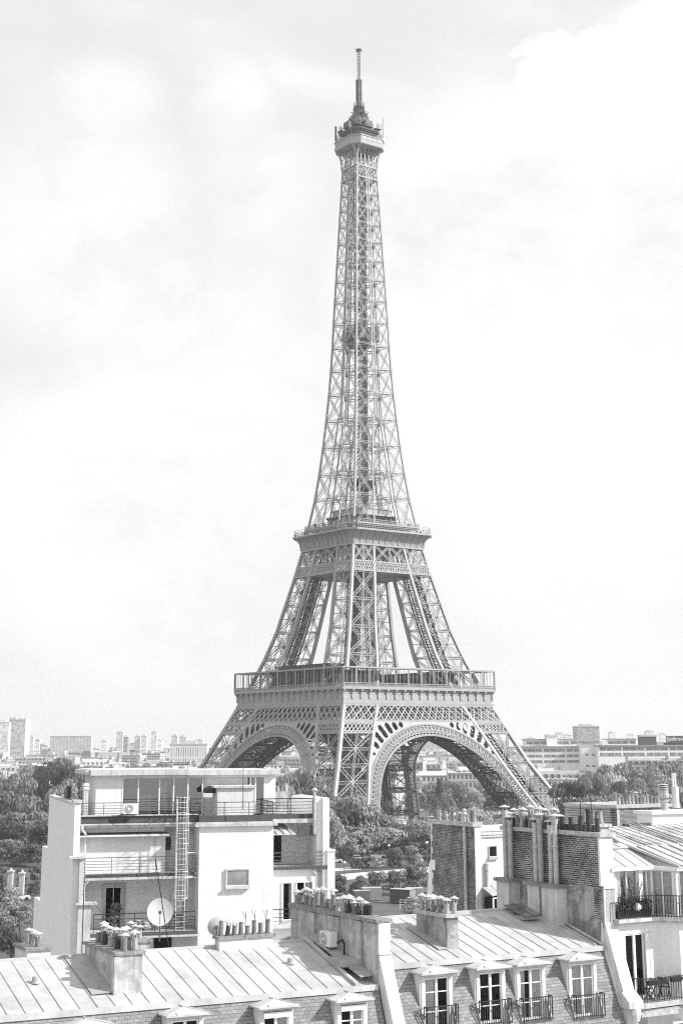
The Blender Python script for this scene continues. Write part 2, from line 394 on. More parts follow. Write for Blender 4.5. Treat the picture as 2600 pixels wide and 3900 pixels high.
# lattice girders below the first and second platforms
def band(mb, k, z0, z1, ua, ub, pitch, run, w, d=.1, flange=.6, thick=.3):
    T = lambda u, z: rot((u, -hh(z) + d, z), k); nr = FN[k]
    for z, f in ((z0, flange), (z1, flange)):
        mb.beam(T(ua(z), z), T(ub(z), z), .5, f, None, True)
    a0, b0 = ua(z0), ub(z0); a1, b1 = ua(z1), ub(z1); L = (b0 - a0)
    m = int((L + run) / pitch) + 2
    for j in range(-m, m):
        for sg in (1, -1):
            s0 = j * pitch / L; s1 = s0 + sg * run / L
            t0, t1 = 0.0, 1.0
            lo, hi = (s0, s1) if s0 < s1 else (s1, s0)
            if hi <= 0 or lo >= 1: continue
            def clip(t): return s0 + (s1 - s0) * t
            if clip(0) < 0 or clip(0) > 1: t0 = ((0 if clip(0) < 0 else 1) - s0) / (s1 - s0)
            if clip(1) < 0 or clip(1) > 1: t1 = ((0 if clip(1) < 0 else 1) - s0) / (s1 - s0)
            if t1 - t0 < .05: continue
            def pt(t):
                z = z0 + (z1 - z0) * t; s = clip(t); return T(ua(z) + (ub(z) - ua(z)) * s, z)
            mb.beam(pt(t0), pt(t1), w, thick, nr, False)
for k in range(4):
    bd = MB()
    for ua, ub in ((lambda z: -hh(z) + 1, lambda z: -ii(z) - .9), (lambda z: -ii(z) + .1, lambda z: ii(z) - .1), (lambda z: ii(z) + .9, lambda z: hh(z) - 1)):
        band(bd, k, 45.3, 50.9, ua, ub, 3.3, 4.9, .42, .15, .75)
        band(bd, k, 45.3, 50.9, ua, ub, 3.3, 4.9, .3, 1.9, .3)
    for ua, ub in ((lambda z: -hh(z) + 1, lambda z: -ii(z) - .9), (lambda z: ii(z) + .9, lambda z: hh(z) - 1)):
        band(bd, k, 41.2, 44.6, ua, ub, 1.75, 2.6, .36, .15, .6)
    # inner girder seen from below
    TI = lambda u, z: rot((u, -ii(z), z), k)
    for z in (41.5, 51): bd.beam(TI(-ii(z), z), TI(ii(z), z), .8, .8)
    nb = 16
    for j in range(nb):
        u0, u1 = -1 + 2 * j / nb, -1 + 2 * (j + 1) / nb
        bd.beam(TI(u0 * ii(41.5), 41.5), TI(u1 * ii(51), 51), .45); bd.beam(TI(u1 * ii(41.5), 41.5), TI(u0 * ii(51), 51), .45)
    for j in range(26):
        u = -33 + 66 * j / 25
        bd.beam(rot((u, -hh(50.5) + .6, 50.3), k), rot((u, -ii(50.5) - 1, 50.3), k), .5, .9)
        bd.beam(rot((u, -hh(46) + 1, 45.6), k), rot((u, -ii(50.5) - 1, 50.3), k), .35)
    obj('lattice_girder', bd, IRON, tower)
# first platform
pf = MB(); H1 = 35.35
def ring(mb, h, z0, z1, hin, c=0.0):
    for k in range(4):
        i0 = len(mb.v); mb.box(-h, h - (h - hin) * 0, -h, -hin, z0, z1) if k % 2 == 0 else mb.box(-hin, hin, -h, -hin, z0, z1)
        mb.v[i0:] = [tuple(rot(v, k)) for v in mb.v[i0:]]
ring(pf, H1 + .25, 56.2, 56.9, 13); ring(pf, 34.4, 50.9, 51.5, 14)
plat = obj('first_platform', pf, IRON, tower)
fz = MB(); CONS = []
for k in range(4):
    F = lambda u, h, z: rot((u, -h, z), k)
    for (h0, z0), (h1, z1) in zip(((34.95, 51.0), (35.0, 51.7), (34.55, 51.75), (34.6, 53.0), (34.5, 53.05), (34.5, 56.3)), ((35.0, 51.7), (34.55, 51.75), (34.6, 53.0), (34.5, 53.05), (34.5, 56.3), (34.5, 56.4))):
        fz.poly(F(-h0, h0, z0), F(h0, h0, z0), F(h1, h1, z1), F(-h1, h1, z1))
    nb = 18
    for j in range(nb + 1):
        u = -34.6 + 69.2 * j / nb
        if j == nb: continue
        cs = MB()
        cs.prism([F(u - .28, 34.5, 52.9), F(u - .28, 35.0, 53.0), F(u - .28, 34.85, 54.2), F(u - .28, 35.0, 55.2), F(u - .28, 35.55, 56.2), F(u - .28, 34.5, 56.2)], rot((.56, 0, 0), k))
        cs.lathe(F(u, 35.25, 55.35), ((.05, 0), (.42, .15), (.5, .5), (.42, .85), (.05, 1.0)), 8)
        CONS.append(cs)
        if j < nb:
            for q in range(1, 4): fz.beam(F(u + .961 * q, 34.45, 53.1), F(u + .961 * q, 34.45, 56.2), .09, .06, None, False)
            fz.beam(F(u, 34.48, 54.6), F(u + 3.84, 34.48, 54.6), .1, .09, None, False)
f = obj('frieze', fz, IRON, plat); [obj('console', c_, IRON, plat) for c_ in CONS]
bl = MB(); po = MB(); ca = MB(); gl = MB(); pv = MB(); pr = MB()
for k in range(4):
    F = lambda u, h, z: rot((u, -h, z), k); hb = H1 + .1
    for z, t in ((57.0, .25), (57.75, .12), (58.35, .22)): bl.beam(F(-hb, hb, z), F(hb, hb, z), .2, t)
    for j in range(142):
        u = -hb + j * .5; bl.beam(F(u, hb, 57), F(u, hb, 58.3), .1, .1, None, False)
        bl.beam(F(u, hb, 57), F(u + .5, hb, 57.75), .08, .08, None, False); bl.beam(F(u + .5, hb, 57), F(u, hb, 57.75), .08, .08, None, False)
    for j in range(13):
        u = -hb + .1 + (2 * hb - .2) * j / 12
        for d in (-.3, .3): po.beam(F(u + d, hb - .15, 56.9), F(u + d, hb - .15, 63.7), .24, .24)
        for d in (2, 4): po.beam(F(u + d, hb - .2, 58.3), F(u + d, hb - .2, 63.6), .11, .11) if j < 12 else None
    i0 = len(ca.v); ca.box(-H1 - .2, H1 + .2, -H1 - .2, -H1 + 4.5, 63.55, 64.1) if k % 2 == 0 else ca.box(-H1 + 4.5, H1 - 4.5, -H1 - .2, -H1 + 4.5, 63.55, 64.1)
    ca.v[i0:] = [tuple(rot(v, k)) for v in ca.v[i0:]]
obj('balustrade', bl, IRON, plat); obj('canopy_posts', po, IRON, plat); obj('canopy', ca, IRON, plat)
def rbox(mb, k, *a):
    i0 = len(mb.v); mb.box(*a); mb.v[i0:] = [tuple(rot(v, k)) for v in mb.v[i0:]]
rbox(pv, 3, -17, 17, -30, -20, 56.95, 63.2); rbox(pv, 1, -20, 20, -29, -18, 56.95, 63.0); rbox(pv, 2, -17, 17, -29, -19, 56.95, 62.5); rbox(pv, 0, -33, -20, -33.2, -27, 56.95, 62)
rbox(pr, 3, -19, 18, -31, -19, 63.2, 64.0); rbox(pr, 3, -17, 17, -29, -21, 64.0, 66.0); rbox(pr, 0, -34, -20, -33, -24, 62, 62.8); rbox(pr, 1, -21, 21, -30, -17, 63, 63.8)
for j in range(18): pr.beam(rot((-17 + 2 * j, -30.1, 57), 3), rot((-17 + 2 * j, -30.1, 63.2), 3), .2)
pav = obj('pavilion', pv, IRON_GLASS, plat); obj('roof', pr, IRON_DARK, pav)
# second platform
def octo(h, c, z): return [Vector(p) for p in ((-h + c, -h, z), (h - c, -h, z), (h, -h + c, z), (h, h - c, z), (h - c, h, z), (-h + c, h, z), (-h, h - c, z), (-h, -h + c, z))]
def loft(mb, loops):
    for A, B in zip(loops, loops[1:]):
        for j in range(8): mb.poly(A[j], A[(j + 1) % 8], B[(j + 1) % 8], B[j])
s2 = MB()
cur = [(17.15 + 3.4 * (1 - cos(t * pi / 2)) ** 1.0, 110.9 + 4.6 * sin(t * pi / 2)) for t in [q / 8 for q in range(9)]]
loft(s2, [octo(h, .5 + 2.7 * (h - 17.15) / 3.4, z) for h, z in cur]); loft(s2, [octo(20.55, 3.2, 115.5), octo(20.8, 3.2, 115.55), octo(20.8, 3.2, 116.2), octo(20.4, 3.2, 116.25), octo(12, 1, 116.25)])
loft(s2, [octo(17.35, .5, 110.3), octo(17.35, .5, 110.95)]); s2.poly(*octo(17.1, .5, 111.3)); s2.poly(*octo(19.2, .5, 100.4))
p2 = obj('second_platform', s2, IRON, tower)
cb = MB()
for k in range(4):
    F = lambda u, h, z: rot((u, -h, z), k)
    for j in range(12):
        s = -1 + 2 * j / 11
        pts = [F(s * (h - .5 - 2.7 * (h - 17.15) / 3.4), h + .12, z) for h, z in cur]
        cb.path(pts, .3, .5, None)
        for u2 in (-.33, .33): cb.beam(F(s * 16.5 + u2 * 3, 17.2, 111), F(s * 16.6 + u2 * 3, 17.5, 113.6), .06, .06, None, False)
obj('corbel_ribs', cb, IRON, p2)
for k in range(4):
    bd = MB(); F = lambda u, h, z: rot((u, -h, z), k); nr = FN[k]
    for ua, ub in ((lambda z: -hh(z) + 1, lambda z: -ii(z) - 1), (lambda z: -ii(z), lambda z: ii(z)), (lambda z: ii(z) + 1, lambda z: hh(z) - 1)):
        band(bd, k, 100.5, 104.1, ua, ub, 1.2, 2.0, .3, .1, .55)
        a0, b0, a1, b1 = ua(104.5), ub(104.5), ua(110.5), ub(110.5)
        for t0, t1 in ((0, .5), (.5, 1)):
            pa, pb = a0 + (b0 - a0) * t0, a0 + (b0 - a0) * t1; qa, qb = a1 + (b1 - a1) * t0, a1 + (b1 - a1) * t1
            bd.truss(F(pa, hh(104.5) - .3, 104.5), F(qb, hh(110.5) - .3, 110.5), .75, nr, .22, .12); bd.truss(F(pb, hh(104.5) - .3, 104.5), F(qa, hh(110.5) - .3, 110.5), .75, nr, .22, .12)
        bd.truss(F((a0 + b0) / 2, hh(104.5) - .3, 104.5), F((a1 + b1) / 2, hh(110.5) - .3, 110.5), .7, nr, .2, .1)
    TI = lambda u, z: rot((u, -ii(z) - .3, z), k)
    for z in (100.5, 104, 110): bd.beam(TI(-hh(z), z), TI(hh(z), z), .7, .7)
    for j in range(14): bd.beam(TI(-16 + 2.4 * j, 104), TI(-14 + 2.4 * j, 110), .3); bd.beam(TI(-14 + 2.4 * j, 104), TI(-16 + 2.4 * j, 110), .3)
    obj('lattice_girder', bd, IRON, tower)
rl = MB(); up = MB(); hall = MB(); hallr = MB()
def orail(mb, h, c, z0, z1, bars=.6, t=.1):
    o0 = octo(h, c, z0); o1 = octo(h, c, z1)
    for j in range(8):
        a, b = o0[j], o0[(j + 1) % 8]; a1, b1 = o1[j], o1[(j + 1) % 8]
        mb.beam(a1, b1, t * 1.6, t * 1.6, None, False); mb.beam(a.lerp(a1, .5), b.lerp(b1, .5), t, t, None, False)
        m = max(2, int((b - a).length / bars))
        for q in range(m): mb.beam(a.lerp(b, q / m), a1.lerp(b1, q / m), t * (1.8 if q % 4 == 0 else .8), t, None, False)
orail(rl, 20.3, 3.2, 116.2, 117.5, .7); orail(rl, 20.3, 3.2, 117.5, 118.6, 2.6, .07); orail(up, 17.0, 2.5, 119.0, 120.3, .8)
loft(up, [octo(14, 2, 118.4), octo(17.2, 2.5, 118.5), octo(17.2, 2.5, 119.0), octo(6, 1, 119.05)])
obj('railing', rl, IRON, p2); obj('upper_deck', up, IRON, p2)
loft(hall, [octo(11, 3.5, 119.05), octo(11, 3.5, 122.9)]); loft(hallr, [octo(11.8, 4, 122.9), octo(11.8, 4, 123.4), octo(9.6, 3.2, 123.5), octo(9.6, 3.2, 125.6), octo(9.9, 3.3, 125.7), octo(9.9, 3.3, 126.0), octo(1, .3, 126.4)])
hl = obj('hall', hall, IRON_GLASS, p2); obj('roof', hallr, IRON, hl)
cl_ = MB(); r2 = random.Random(8)
for k in range(4):
    for j in range(26):
        u = r2.uniform(-15.5, 15.5); h_ = r2.uniform(12.5, 19.3); z_ = 119.05 if h_ < 16.5 else 116.3
        if 16.4 < h_ < 17.6: continue
        hgt = r2.uniform(.9, 2.1); w_ = r2.uniform(.12, .5); p_ = rot((u, -h_, z_), k); cl_.box(p_.x - w_, p_.x + w_, p_.y - w_, p_.y + w_, z_, z_ + hgt)
obj('deck_equipment', cl_, IRON_DARK, p2)
# shaft
NODES = [117.0, 130.6, 140.6, 151.5, 162.1, 172.7, 182.6, 192.2, 202.0, 211.2, 219.9, 228.2, 236.2, 243.6, 250.5, 257.0, 263.2, 268.4]
sh = MB(); sb = MB()
for k in range(4):
    F = lambda u, z, d=.3: rot((u, -hh(z) + d, z), k); nr = FN[k]
    for j, (z0, z1) in enumerate(zip(NODES, NODES[1:])):
        w = .74 - .2 * j / len(NODES)
        sh.beam(rot((-hh(z0) + w / 2, -hh(z0) + w / 2, z0), k), rot((-hh(z1) + w / 2, -hh(z1) + w / 2, z1), k), w, w, nr)
        tw = .9 - .3 * j / len(NODES); ch = .15 - .03 * j / len(NODES)
        merged = z0 > 161
        if not merged:
            for sg in (-1, 1):
                sh.beam(F(sg * ii(z0), z0), F(sg * ii(z1), z1), .5, .5, nr)
                a0, a1, b0, b1 = sg * (hh(z0) - .5), sg * (hh(z1) - .5), sg * ii(z0), sg * ii(z1)
                sb.truss(F(a0, z0), F(b1, z1), tw, nr, ch, .065); sb.truss(F(b0, z0), F(a1, z1), tw, nr, ch, .065)
                sb.truss(F(a1, z1), F(b1, z1), tw * .8, nr, ch, .065)
                # inner face of the leg, set back
                G = lambda u, z: rot((sg * ii(z), u, z), k)
                sb.truss(G(-hh(z0) + .5, z0), G(-ii(z1), z1), tw * .8, FN[k + 1 & 3], ch * .8, .065); sb.truss(G(-ii(z0), z0), G(-hh(z1) + .5, z1), tw * .8, FN[k + 1 & 3], ch * .8, .065)
                sb.truss(G(-hh(z1) + .5, z1), G(-ii(z1), z1), tw * .7, (0, 0, 1), ch * .8, .065)
            sh.beam(rot((-ii(z0), -ii(z0), z0), k), rot((-ii(z1), -ii(z1), z1), k), .5)
            sb.truss(F(-ii(z1), z1), F(ii(z1), z1), tw * .8, nr, ch * .9, .065)
        else:
            sh.beam(F(-.55, z0), F(-.55, z1), .45, .5, nr); sh.beam(F(.55, z0), F(.55, z1), .45, .5, nr)
            for sg in (-1, 1):
                a0, a1, b = sg * (hh(z0) - .4), sg * (hh(z1) - .4), sg * .7
                sb.truss(F(a0, z0), F(b, z1), tw, nr, ch, .065); sb.truss(F(b, z0), F(a1, z1), tw, nr, ch, .065)
                sb.truss(F(a1, z1), F(b, z1), tw * .75, nr, ch, .065)
                g = .65; c = F(b, z1, .22); e = nr.cross(Vector((0, 0, 1)))
                sh.prism([c + e * g + Vector((0, 0, g)), c - e * g + Vector((0, 0, g)), c - e * g - Vector((0, 0, g)), c + e * g - Vector((0, 0, g))], nr * .12)
        # corner gussets and the horizontal diaphragm
        g = .8; c = rot((-hh(z1) + .6, -hh(z1) + .12, z1), k)
        sh.prism([c + Vector((0, 0, g * 1.4)), c + nr.cross(Vector((0, 0, 1))) * -g, c - Vector((0, 0, g * 1.4)), c + nr.cross(Vector((0, 0, 1))) * g], nr * .1)
        sb.truss(rot((-hh(z1) + .4, -hh(z1) + .4, z1), k), rot((-1.5, -1.5, z1), k), .9, (0, 0, 1), .16, .065)
        sb.truss(rot((0, -hh(z1) + .4, z1), k), rot((hh(z1) - .4, 0, z1), k), .8, (0, 0, 1), .14, .065)
        for off in (-.9,): sb.beam(rot((0, -hh(z1) + .4, z1 + off), k), rot((hh(z1) - .4, 0, z1 + off), k), .14)
shaft = obj('shaft', sh, IRON, tower); obj('bracing', sb, IRON, shaft)
lc = MB()
lc.beam((1.5, -.9, 116.3), (1.5, -.9, 268), 1.5, 1.1)
for dx, dy in ((-1.7, -1.7), (-1.7, 1.7), (1.7, 1.7), (-.3, -1.9), (2.6, .2)): lc.beam((dx, dy, 116.3), (dx, dy, 268), .34, .34)
z = 118.0
while z < 268:
    for a, b in (((-1.7, -1.7), (1.7, -1.7)), ((1.7, 1.7), (-1.7, 1.7)), ((-1.7, 1.7), (-1.7, -1.7))):
        lc.beam((*a, z), (*b, z), .2); lc.beam((*a, z), (*b, z + 3), .13)
    lc.beam((-1.5, -1, z), (.4, 1, z + 1.6), .32); lc.beam((-1.3, 1, z + 1.5), (.3, -1, z + 3), .32); lc.box(-1.3, .1, -.6, .6, z, z + .35)
    z += 3.0
obj('lift_shaft', lc, IRON_MID, tower)
ip = MB(); loft(ip, [octo(3.6, 1, 192.4), octo(6.0, 1.8, 194.8), octo(6.2, 1.8, 194.9), octo(6.2, 1.8, 198.0), octo(5.9, 1.6, 198.05), octo(1, .3, 198.1)]); orail(ip, 5.9, 1.7, 198.1, 199.6, .7, .14)
obj('middle_platform', ip, IRON_MID, tower)
l3 = MB(); loft(l3, [octo(4.5, 1.5, 121), octo(4.5, 1.5, 121.6)]); loft(l3, [octo(3.5, 1.2, 134.5), octo(4.3, 1.2, 136.6), octo(4.3, 1.2, 137.8), octo(3, 1, 137.9)])
obj('lift_machine_deck', l3, IRON_DARK, tower)
# summit
sm = MB()
for k in range(4):
    F = lambda u, h, z: rot((u, -h, z), k); nr = FN[k]
    for z, t in ((263.3, .5), (268.4, .6)): sm.beam(F(-hh(z), hh(z) - .1, z), F(hh(z), hh(z) - .1, z), .5, t)
    m = 7
    for j in range(m):
        a, b = -1 + 2 * j / m, -1 + 2 * (j + 1) / m
        sm.beam(F(a * 5.3, 5.35, 263.6), F(b * 5.2, 5.2, 268.2), .16, .16, nr, False); sm.beam(F(b * 5.3, 5.35, 263.6), F(a * 5.2, 5.2, 268.2), .16, .16, nr, False)
    for j in range(1, 5):
        u = -5 + 10 * j / 5; sm.beam(F(u, 5.1, 268.5), F(u, 5.0, 276.5), .42, .3, nr)
    for j in range(5):
        a, b = -5 + 2 * j, -3 + 2 * j
        for z0, z1 in ((268.6, 272.5), (272.5, 276.5)): sm.beam(F(a, 5.05, z0), F(b, 5.05, z1), .15, .15, nr, False); sm.beam(F(b, 5.05, z0), F(a, 5.05, z1), .15, .15, nr, False)
    # curved brackets carrying the cabin
    for ex, ey in ((-5.5, -8.4), (-8.4, -5.5)):
        pts = []
        for q in range(9):
            t = q / 8; s = 1 - sqrt(max(0, 1 - t * t)) ; z = 268.2 + 8.4 * t
            pts.append(rot((-5.2 + (ex + 5.2) * s, -5.2 + (ey + 5.2) * s, z), k))
        sm.path(pts, .5, .55)
        for q in range(2, 8): sm.beam(pts[q], rot((-4.9, -4.9, 268.2 + 8.4 * q / 8 - .4), k), .16)
top = obj('summit_cabin', sm, IRON, tower)
sc = MB(); C3 = 3.0
loft(sc, [octo(5, 1, 276.3), octo(8.4, C3, 276.4), octo(8.6, C3, 276.7), octo(8.6, C3, 278.1), octo(8.5, C3, 278.15), octo(8.5, C3, 280.0), octo(8.75, C3, 280.05), octo(8.75, C3, 280.4), octo(6, 2, 280.5)])
for k in range(4):
    for j in range(1, 9): sc.beam(rot((-5.6 + 11.2 * j / 9, -8.55, 276.8), k), rot((-5.6 + 11.2 * j / 9, -8.55, 280), k), .12, .12)
obj('gallery_wall', sc, IRON, top)
sw = MB()
for j in range(4): sw.box(-4.9 + 2.55 * j, -2.65 + 2.55 * j, -8.62, -8.52, 278.5, 279.7)
obj('window_strip', sw, IRON_PALE, top)
cg = MB(); orail(cg, 8.3, C3, 280.4, 281.6, .7, .09); orail(cg, 8.0, C3, 281.6, 283.6, .9, .06); orail(cg, 7.4, C3, 283.5, 284.2, .9, .08)
loft(cg, [octo(5.2, 1.5, 280.4), octo(5.0, 1.5, 284.0), octo(6.8, 2, 284.2), octo(6.8, 2, 284.5), octo(3, 1, 284.6)])
obj('mesh_cage', cg, IRON_MID, top)
eq = MB()
for k in range(4):
    def rb(*a): rbox(eq, k, *a)
    rb(-1.7, 1.7, -6.9, -3.2, 285.6, 288.2); eq.beam(rot((-2, -7, 285.5), k), rot((2, -7, 285.5), k), .25)
    for x in (-2, -1, 0, 1, 2): eq.beam(rot((x, -7, 285.4), k), rot((x, -7, 286.8), k), .12)
    eq.beam(rot((-1.5, -3, 284.6), k), rot((-1.5, -6.8, 285.6), k), .3); eq.beam(rot((1.5, -3, 284.6), k), rot((1.5, -6.8, 285.6), k), .3)
    rb(-6.6, -3.8, -6.6, -3.8, 285.7, 286.0); eq.beam(rot((-6.5, -6.5, 285.8), k), rot((-3.4, -3.4, 284.4), k), .5)
    for a, b in ((-6.5, -4.2), (-4.2, -6.5), (-6.5, -6.5), (-5.4, -5.4), (-5.2, -6.4), (-6.4, -5.2)): eq.beam(rot((a, b, 285.8), k), rot((a, b, 288.4), k), .12)
eq.beam((-7.1, 6.9, 281.8), (-7.1, 6.9, 288.4), .6, .5); eq.beam((7.1, -6.9, 282), (7.1, -6.9, 291), .16)
loft(eq, [octo(3.6, 1.2, 284.6), octo(4.2, 1.4, 286.5), octo(4.4, 1.5, 288.6), octo(3.4, 1.2, 290.4), octo(2.0, .6, 291.6)])
rr = random.Random(3)
for j in range(340):
    a = rr.uniform(0, 2 * pi); z = rr.uniform(288, 297); f = (298 - z) / 10
    r = 1.2 + 5.2 * f ** 1.6 * rr.uniform(.8, 1.1)
    p = (r * cos(a), r * sin(a), z)
    q = (p[0] + rr.uniform(-.9, .9), p[1] + rr.uniform(-.9, .9), z + rr.uniform(.3, 1.6)) if j % 2 else (p[0] * .55, p[1] * .55, z + rr.uniform(.5, 2.6))
    eq.beam(p, q, rr.uniform(.08, .22), None, None, False)
for j in range(14): a = 2 * pi * j / 14; eq.beam((2.6 * cos(a), 2.6 * sin(a), 290.5), (1.0 * cos(a), 1.0 * sin(a), 297.5), .14); eq.beam((2.2 * cos(a), 2.2 * sin(a), 294.5), (2.2 * cos(a), 2.2 * sin(a), 298.3), .12)
for z in (291.5, 293.5, 296): eq.lathe((0, 0, z), ((1.5, 0), (2.2, .1), (2.2, .3), (1.5, .35)), 10)
obj('antenna_equipment', eq, IRON_MID, top)
am = MB()
for dx in (-.8, .8):
    for dy in (-.8, .8): am.beam((dx, dy, 290), (dx, dy, 308.8), .26)
z = 290.0
while z < 308.5:
    for a, b in (((-.8, -.8), (.8, -.8)), ((.8, -.8), (.8, .8)), ((.8, .8), (-.8, .8)), ((-.8, .8), (-.8, -.8))):
        am.beam((*a, z), (*b, z), .18); am.beam((*a, z), (*b, z + .95), .16); am.beam((*b, z), (*a, z + .95), .16)
    am.box(-.55, .55, -.55, .55, z + .1, z + .55); z += .95
for z in (299.4, 300.1, 301.8, 302.5, 305.6, 306.4, 307.6, 308.2):
    for a in (0, pi / 2): am.beam((-1.55 * cos(a), -1.55 * sin(a), z), (1.55 * cos(a), 1.55 * sin(a), z), .14)
for dx, dy in ((-1.4, 0), (1.4, 0)): am.beam((dx, dy, 302), (dx, dy, 308.2), .05)
for dx in (-.42, .42):
    for dy in (-.42, .42): am.beam((dx, dy, 308.8), (dx, dy, 322.4), .16)
z = 309.4
while z < 322:
    for a, b in (((-.42, -.42), (.42, -.42)), ((.42, -.42), (.42, .42)), ((.42, .42), (-.42, .42)), ((-.42, .42), (-.42, -.42))): am.beam((*a, z), (*b, z), .13)
    z += 1.0
am.lathe((0, 0, 321.9), ((.3, 0), (1.15, .3), (1.2, .55), (.3, .8), (.35, 1.4), (.05, 1.5)), 12)
for a in (0, pi / 2): am.beam((-2.3 * cos(a), -2.3 * sin(a), 322.5), (2.3 * cos(a), 2.3 * sin(a), 322.5), .12); am.beam((-2.3 * cos(a), -2.3 * sin(a), 322.15), (2.3 * cos(a), 2.3 * sin(a), 322.15), .08)
obj('antenna_mast', am, IRON_MID, tower)
# ------------------------------------------------------------------ foreground materials
ZINC = brick_mat('zinc_sheet', .43, .52, .39, 'xy', .64, 1.9, .003, bump=.05, blotch=.17, rough=.5)
ZINC2 = mat('zinc_weathered', .38, rough=.55, var=.12, scale=.9, streak=.15, spec=.3)
LEAD = mat('lead_flashing', .38, rough=.6, var=.2, scale=2)
TAR = mat('tar_band', .09, rough=.8, var=.2, scale=2)
WHITE = mat('white_render', .78, rough=.85, var=.04, scale=1.2, streak=.08, detail=8)
WHITE_S = mat('stained_white_render', .68, rough=.85, var=.05, scale=1.0, streak=.22)
PAINT = mat('white_paint', .76, rough=.4, var=.03)
CONC = mat('pale_concrete', .56, rough=.85, var=.1, scale=2, streak=.25)
PLASTER = mat('weathered_plaster', .52, rough=.9, var=.16, scale=2.2, detail=8, streak=.3, blotch=.28, bump=.3)
PLASTER_D = mat('grey_plaster', .38, rough=.9, var=.16, scale=2.2, detail=8, streak=.2, blotch=.45, bump=.3)
CAPST = mat('mossy_cap_stone', .24, rough=.95, var=.45, scale=6, detail=8, bump=.5)
CAPST2 = mat('pale_cap_stone', .42, rough=.95, var=.3, scale=5, detail=8, bump=.4)
POT = mat('fired_clay_pot', .20, rough=.85, var=.25, scale=5)
POT_D = mat('sooty_pot', .06, rough=.85, var=.3, scale=5)
POT_P = mat('pale_pot', .36, rough=.85, var=.2, scale=5)
CAPM = mat('metal_cap', .50, rough=.4, var=.1, spec=.5)
PIER = mat('pier_plaster', .62, rough=.9, var=.1, scale=1.5, streak=.2)
PIPE = mat('cement_pipe', .48, rough=.85, var=.14, scale=4, streak=.2)
STEEL = mat('dark_rail', .035, rough=.5, var=.2)
RAILG = mat('grey_rail', .12, rough=.5, var=.2)
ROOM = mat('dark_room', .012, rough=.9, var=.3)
CURT = mat('net_curtain', .88, rough=.9, var=.10, scale=4)
LEAFM = mat('leaf_dark', .05, rough=.7, var=.4, scale=8)
LEAFP = mat('leaf_pale', .16, rough=.7, var=.4, scale=8)
BLACKP = mat('black_plastic', .025, rough=.5, var=.2)
TARP = mat('pale_cloth', .55, var=.15)
BRICK_Y = brick_mat('brick_courses', .04, .15, .46, 'yz', .26, .085, .013, bump=.7, blotch=.55)
BRICK_F = brick_mat('brick_courses_fine', .055, .16, .30, 'yz', .26, .085, .010, bump=.6, blotch=.5)
BRICK_X = brick_mat('brick_courses_front', .09, .18, .36, 'xz', .235, .073, .012, bump=.6, blotch=.35)
SLATE = brick_mat('slates', .20, .29, .06, 'xz', .22, .118, .006, bump=.5, blotch=.14)
TILE_F = brick_mat('facing_tiles', .75, .80, .55, 'xz', 1.05, .42, .007, offs=.0, bump=.1, blotch=.09)
def glass_pane(name, tint, gl=.25):
    m, n, l, p = new_mat(name); o = n['Material Output']; n.remove(p)
    tr = n.new('ShaderNodeBsdfTransparent'); tr.inputs[0].default_value = grey(tint); g = n.new('ShaderNodeBsdfGlossy'); g.inputs['Roughness'].default_value = .03; g.inputs[0].default_value = grey(.9)
    f = n.new('ShaderNodeFresnel'); f.inputs[0].default_value = 1.5; a = n.new('ShaderNodeMath'); a.operation = 'MULTIPLY_ADD'; l.new(f.outputs[0], a.inputs[0]); a.inputs[1].default_value = 1.0; a.inputs[2].default_value = gl - .04; a.use_clamp = True
    mx = n.new('ShaderNodeMixShader'); l.new(a.outputs[0], mx.inputs[0]); l.new(tr.outputs[0], mx.inputs[1]); l.new(g.outputs[0], mx.inputs[2]); l.new(mx.outputs[0], o.inputs[0]); return m
PANE = glass_pane('window_glass', .8, .03)
PANE_B = glass_pane('tinted_glass', .6, .26)

class Frame:
    """a building's own axes: u along its front, y back from it, z up from the street"""
    def __init__(s, x, y, deg):
        s.o = Vector((x, y, 0)); s.a = radians(deg); s.u = Vector((cos(s.a), sin(s.a), 0)); s.n = Vector((sin(s.a), -cos(s.a), 0))
    def root(s, name, **k): return empty(name, s.o, s.a, **k)
FR_R = Frame(1.88, 62.0, 30.5); FR_L = Frame(-11.63, 54.9, 27.3); FR_H = Frame(-14.63, 88.0, 15.5); FR_G = Frame(7.62, 92.0, 30.5)

# ---- chimney pots: three meshes, copied with obj.copy
def pot_mesh(name, r, h, m, capped):
    b = MB()
    b.lathe((0, 0, 0), ((r * .98, 0), (r, h * .08), (r * .86, h * .5), (r * .82, h * .9), (r * .95, h * .92), (r * .95, h), (r * .7, h), (r * .68, h * .8)), 12)
    me = b.mesh(name, m)
    if capped:
        c = MB()
        for k in range(4):
            a = pi / 4 + k * pi / 2; c.beam((r * .85 * cos(a), r * .85 * sin(a), h * .85), (r * .9 * cos(a), r * .9 * sin(a), h + .17), .025)
        c.lathe((0, 0, h + .15), ((.01, 0), (r * 1.65, .0), (r * 1.7, .02), (.05, .1), (.02, .12)), 14)
        i = len(me.vertices); v = [tuple(q.co) for q in me.vertices] + c.v; f = [tuple(p.vertices) for p in me.polygons] + [tuple(x + i for x in q) for q in c.f]
        n0 = len(me.polygons); me2 = bpy.data.meshes.new(name); me2.from_pydata(v, [], f); me2.materials.append(m); me2.materials.append(CAPM)
        for p in me2.polygons: p.material_index = 1 if p.index >= n0 else 0
        me = me2
    for p in me.polygons: p.use_smooth = False
    return me
POTS = {}
for nm, r, h, m in (('clay', .13, .42, POT), ('sooty', .12, .45, POT_D), ('pale', .13, .40, POT_P), ('tall', .12, .62, POT), ('tallsoot', .13, .66, POT_D), ('tallpale', .13, .6, POT_P), ('small', .11, .30, POT_D)):
    POTS[nm] = pot_mesh(nm + '_pot', r, h, m, False); POTS[nm + 'c'] = pot_mesh(nm + '_pot_capped', r, h, m, True)
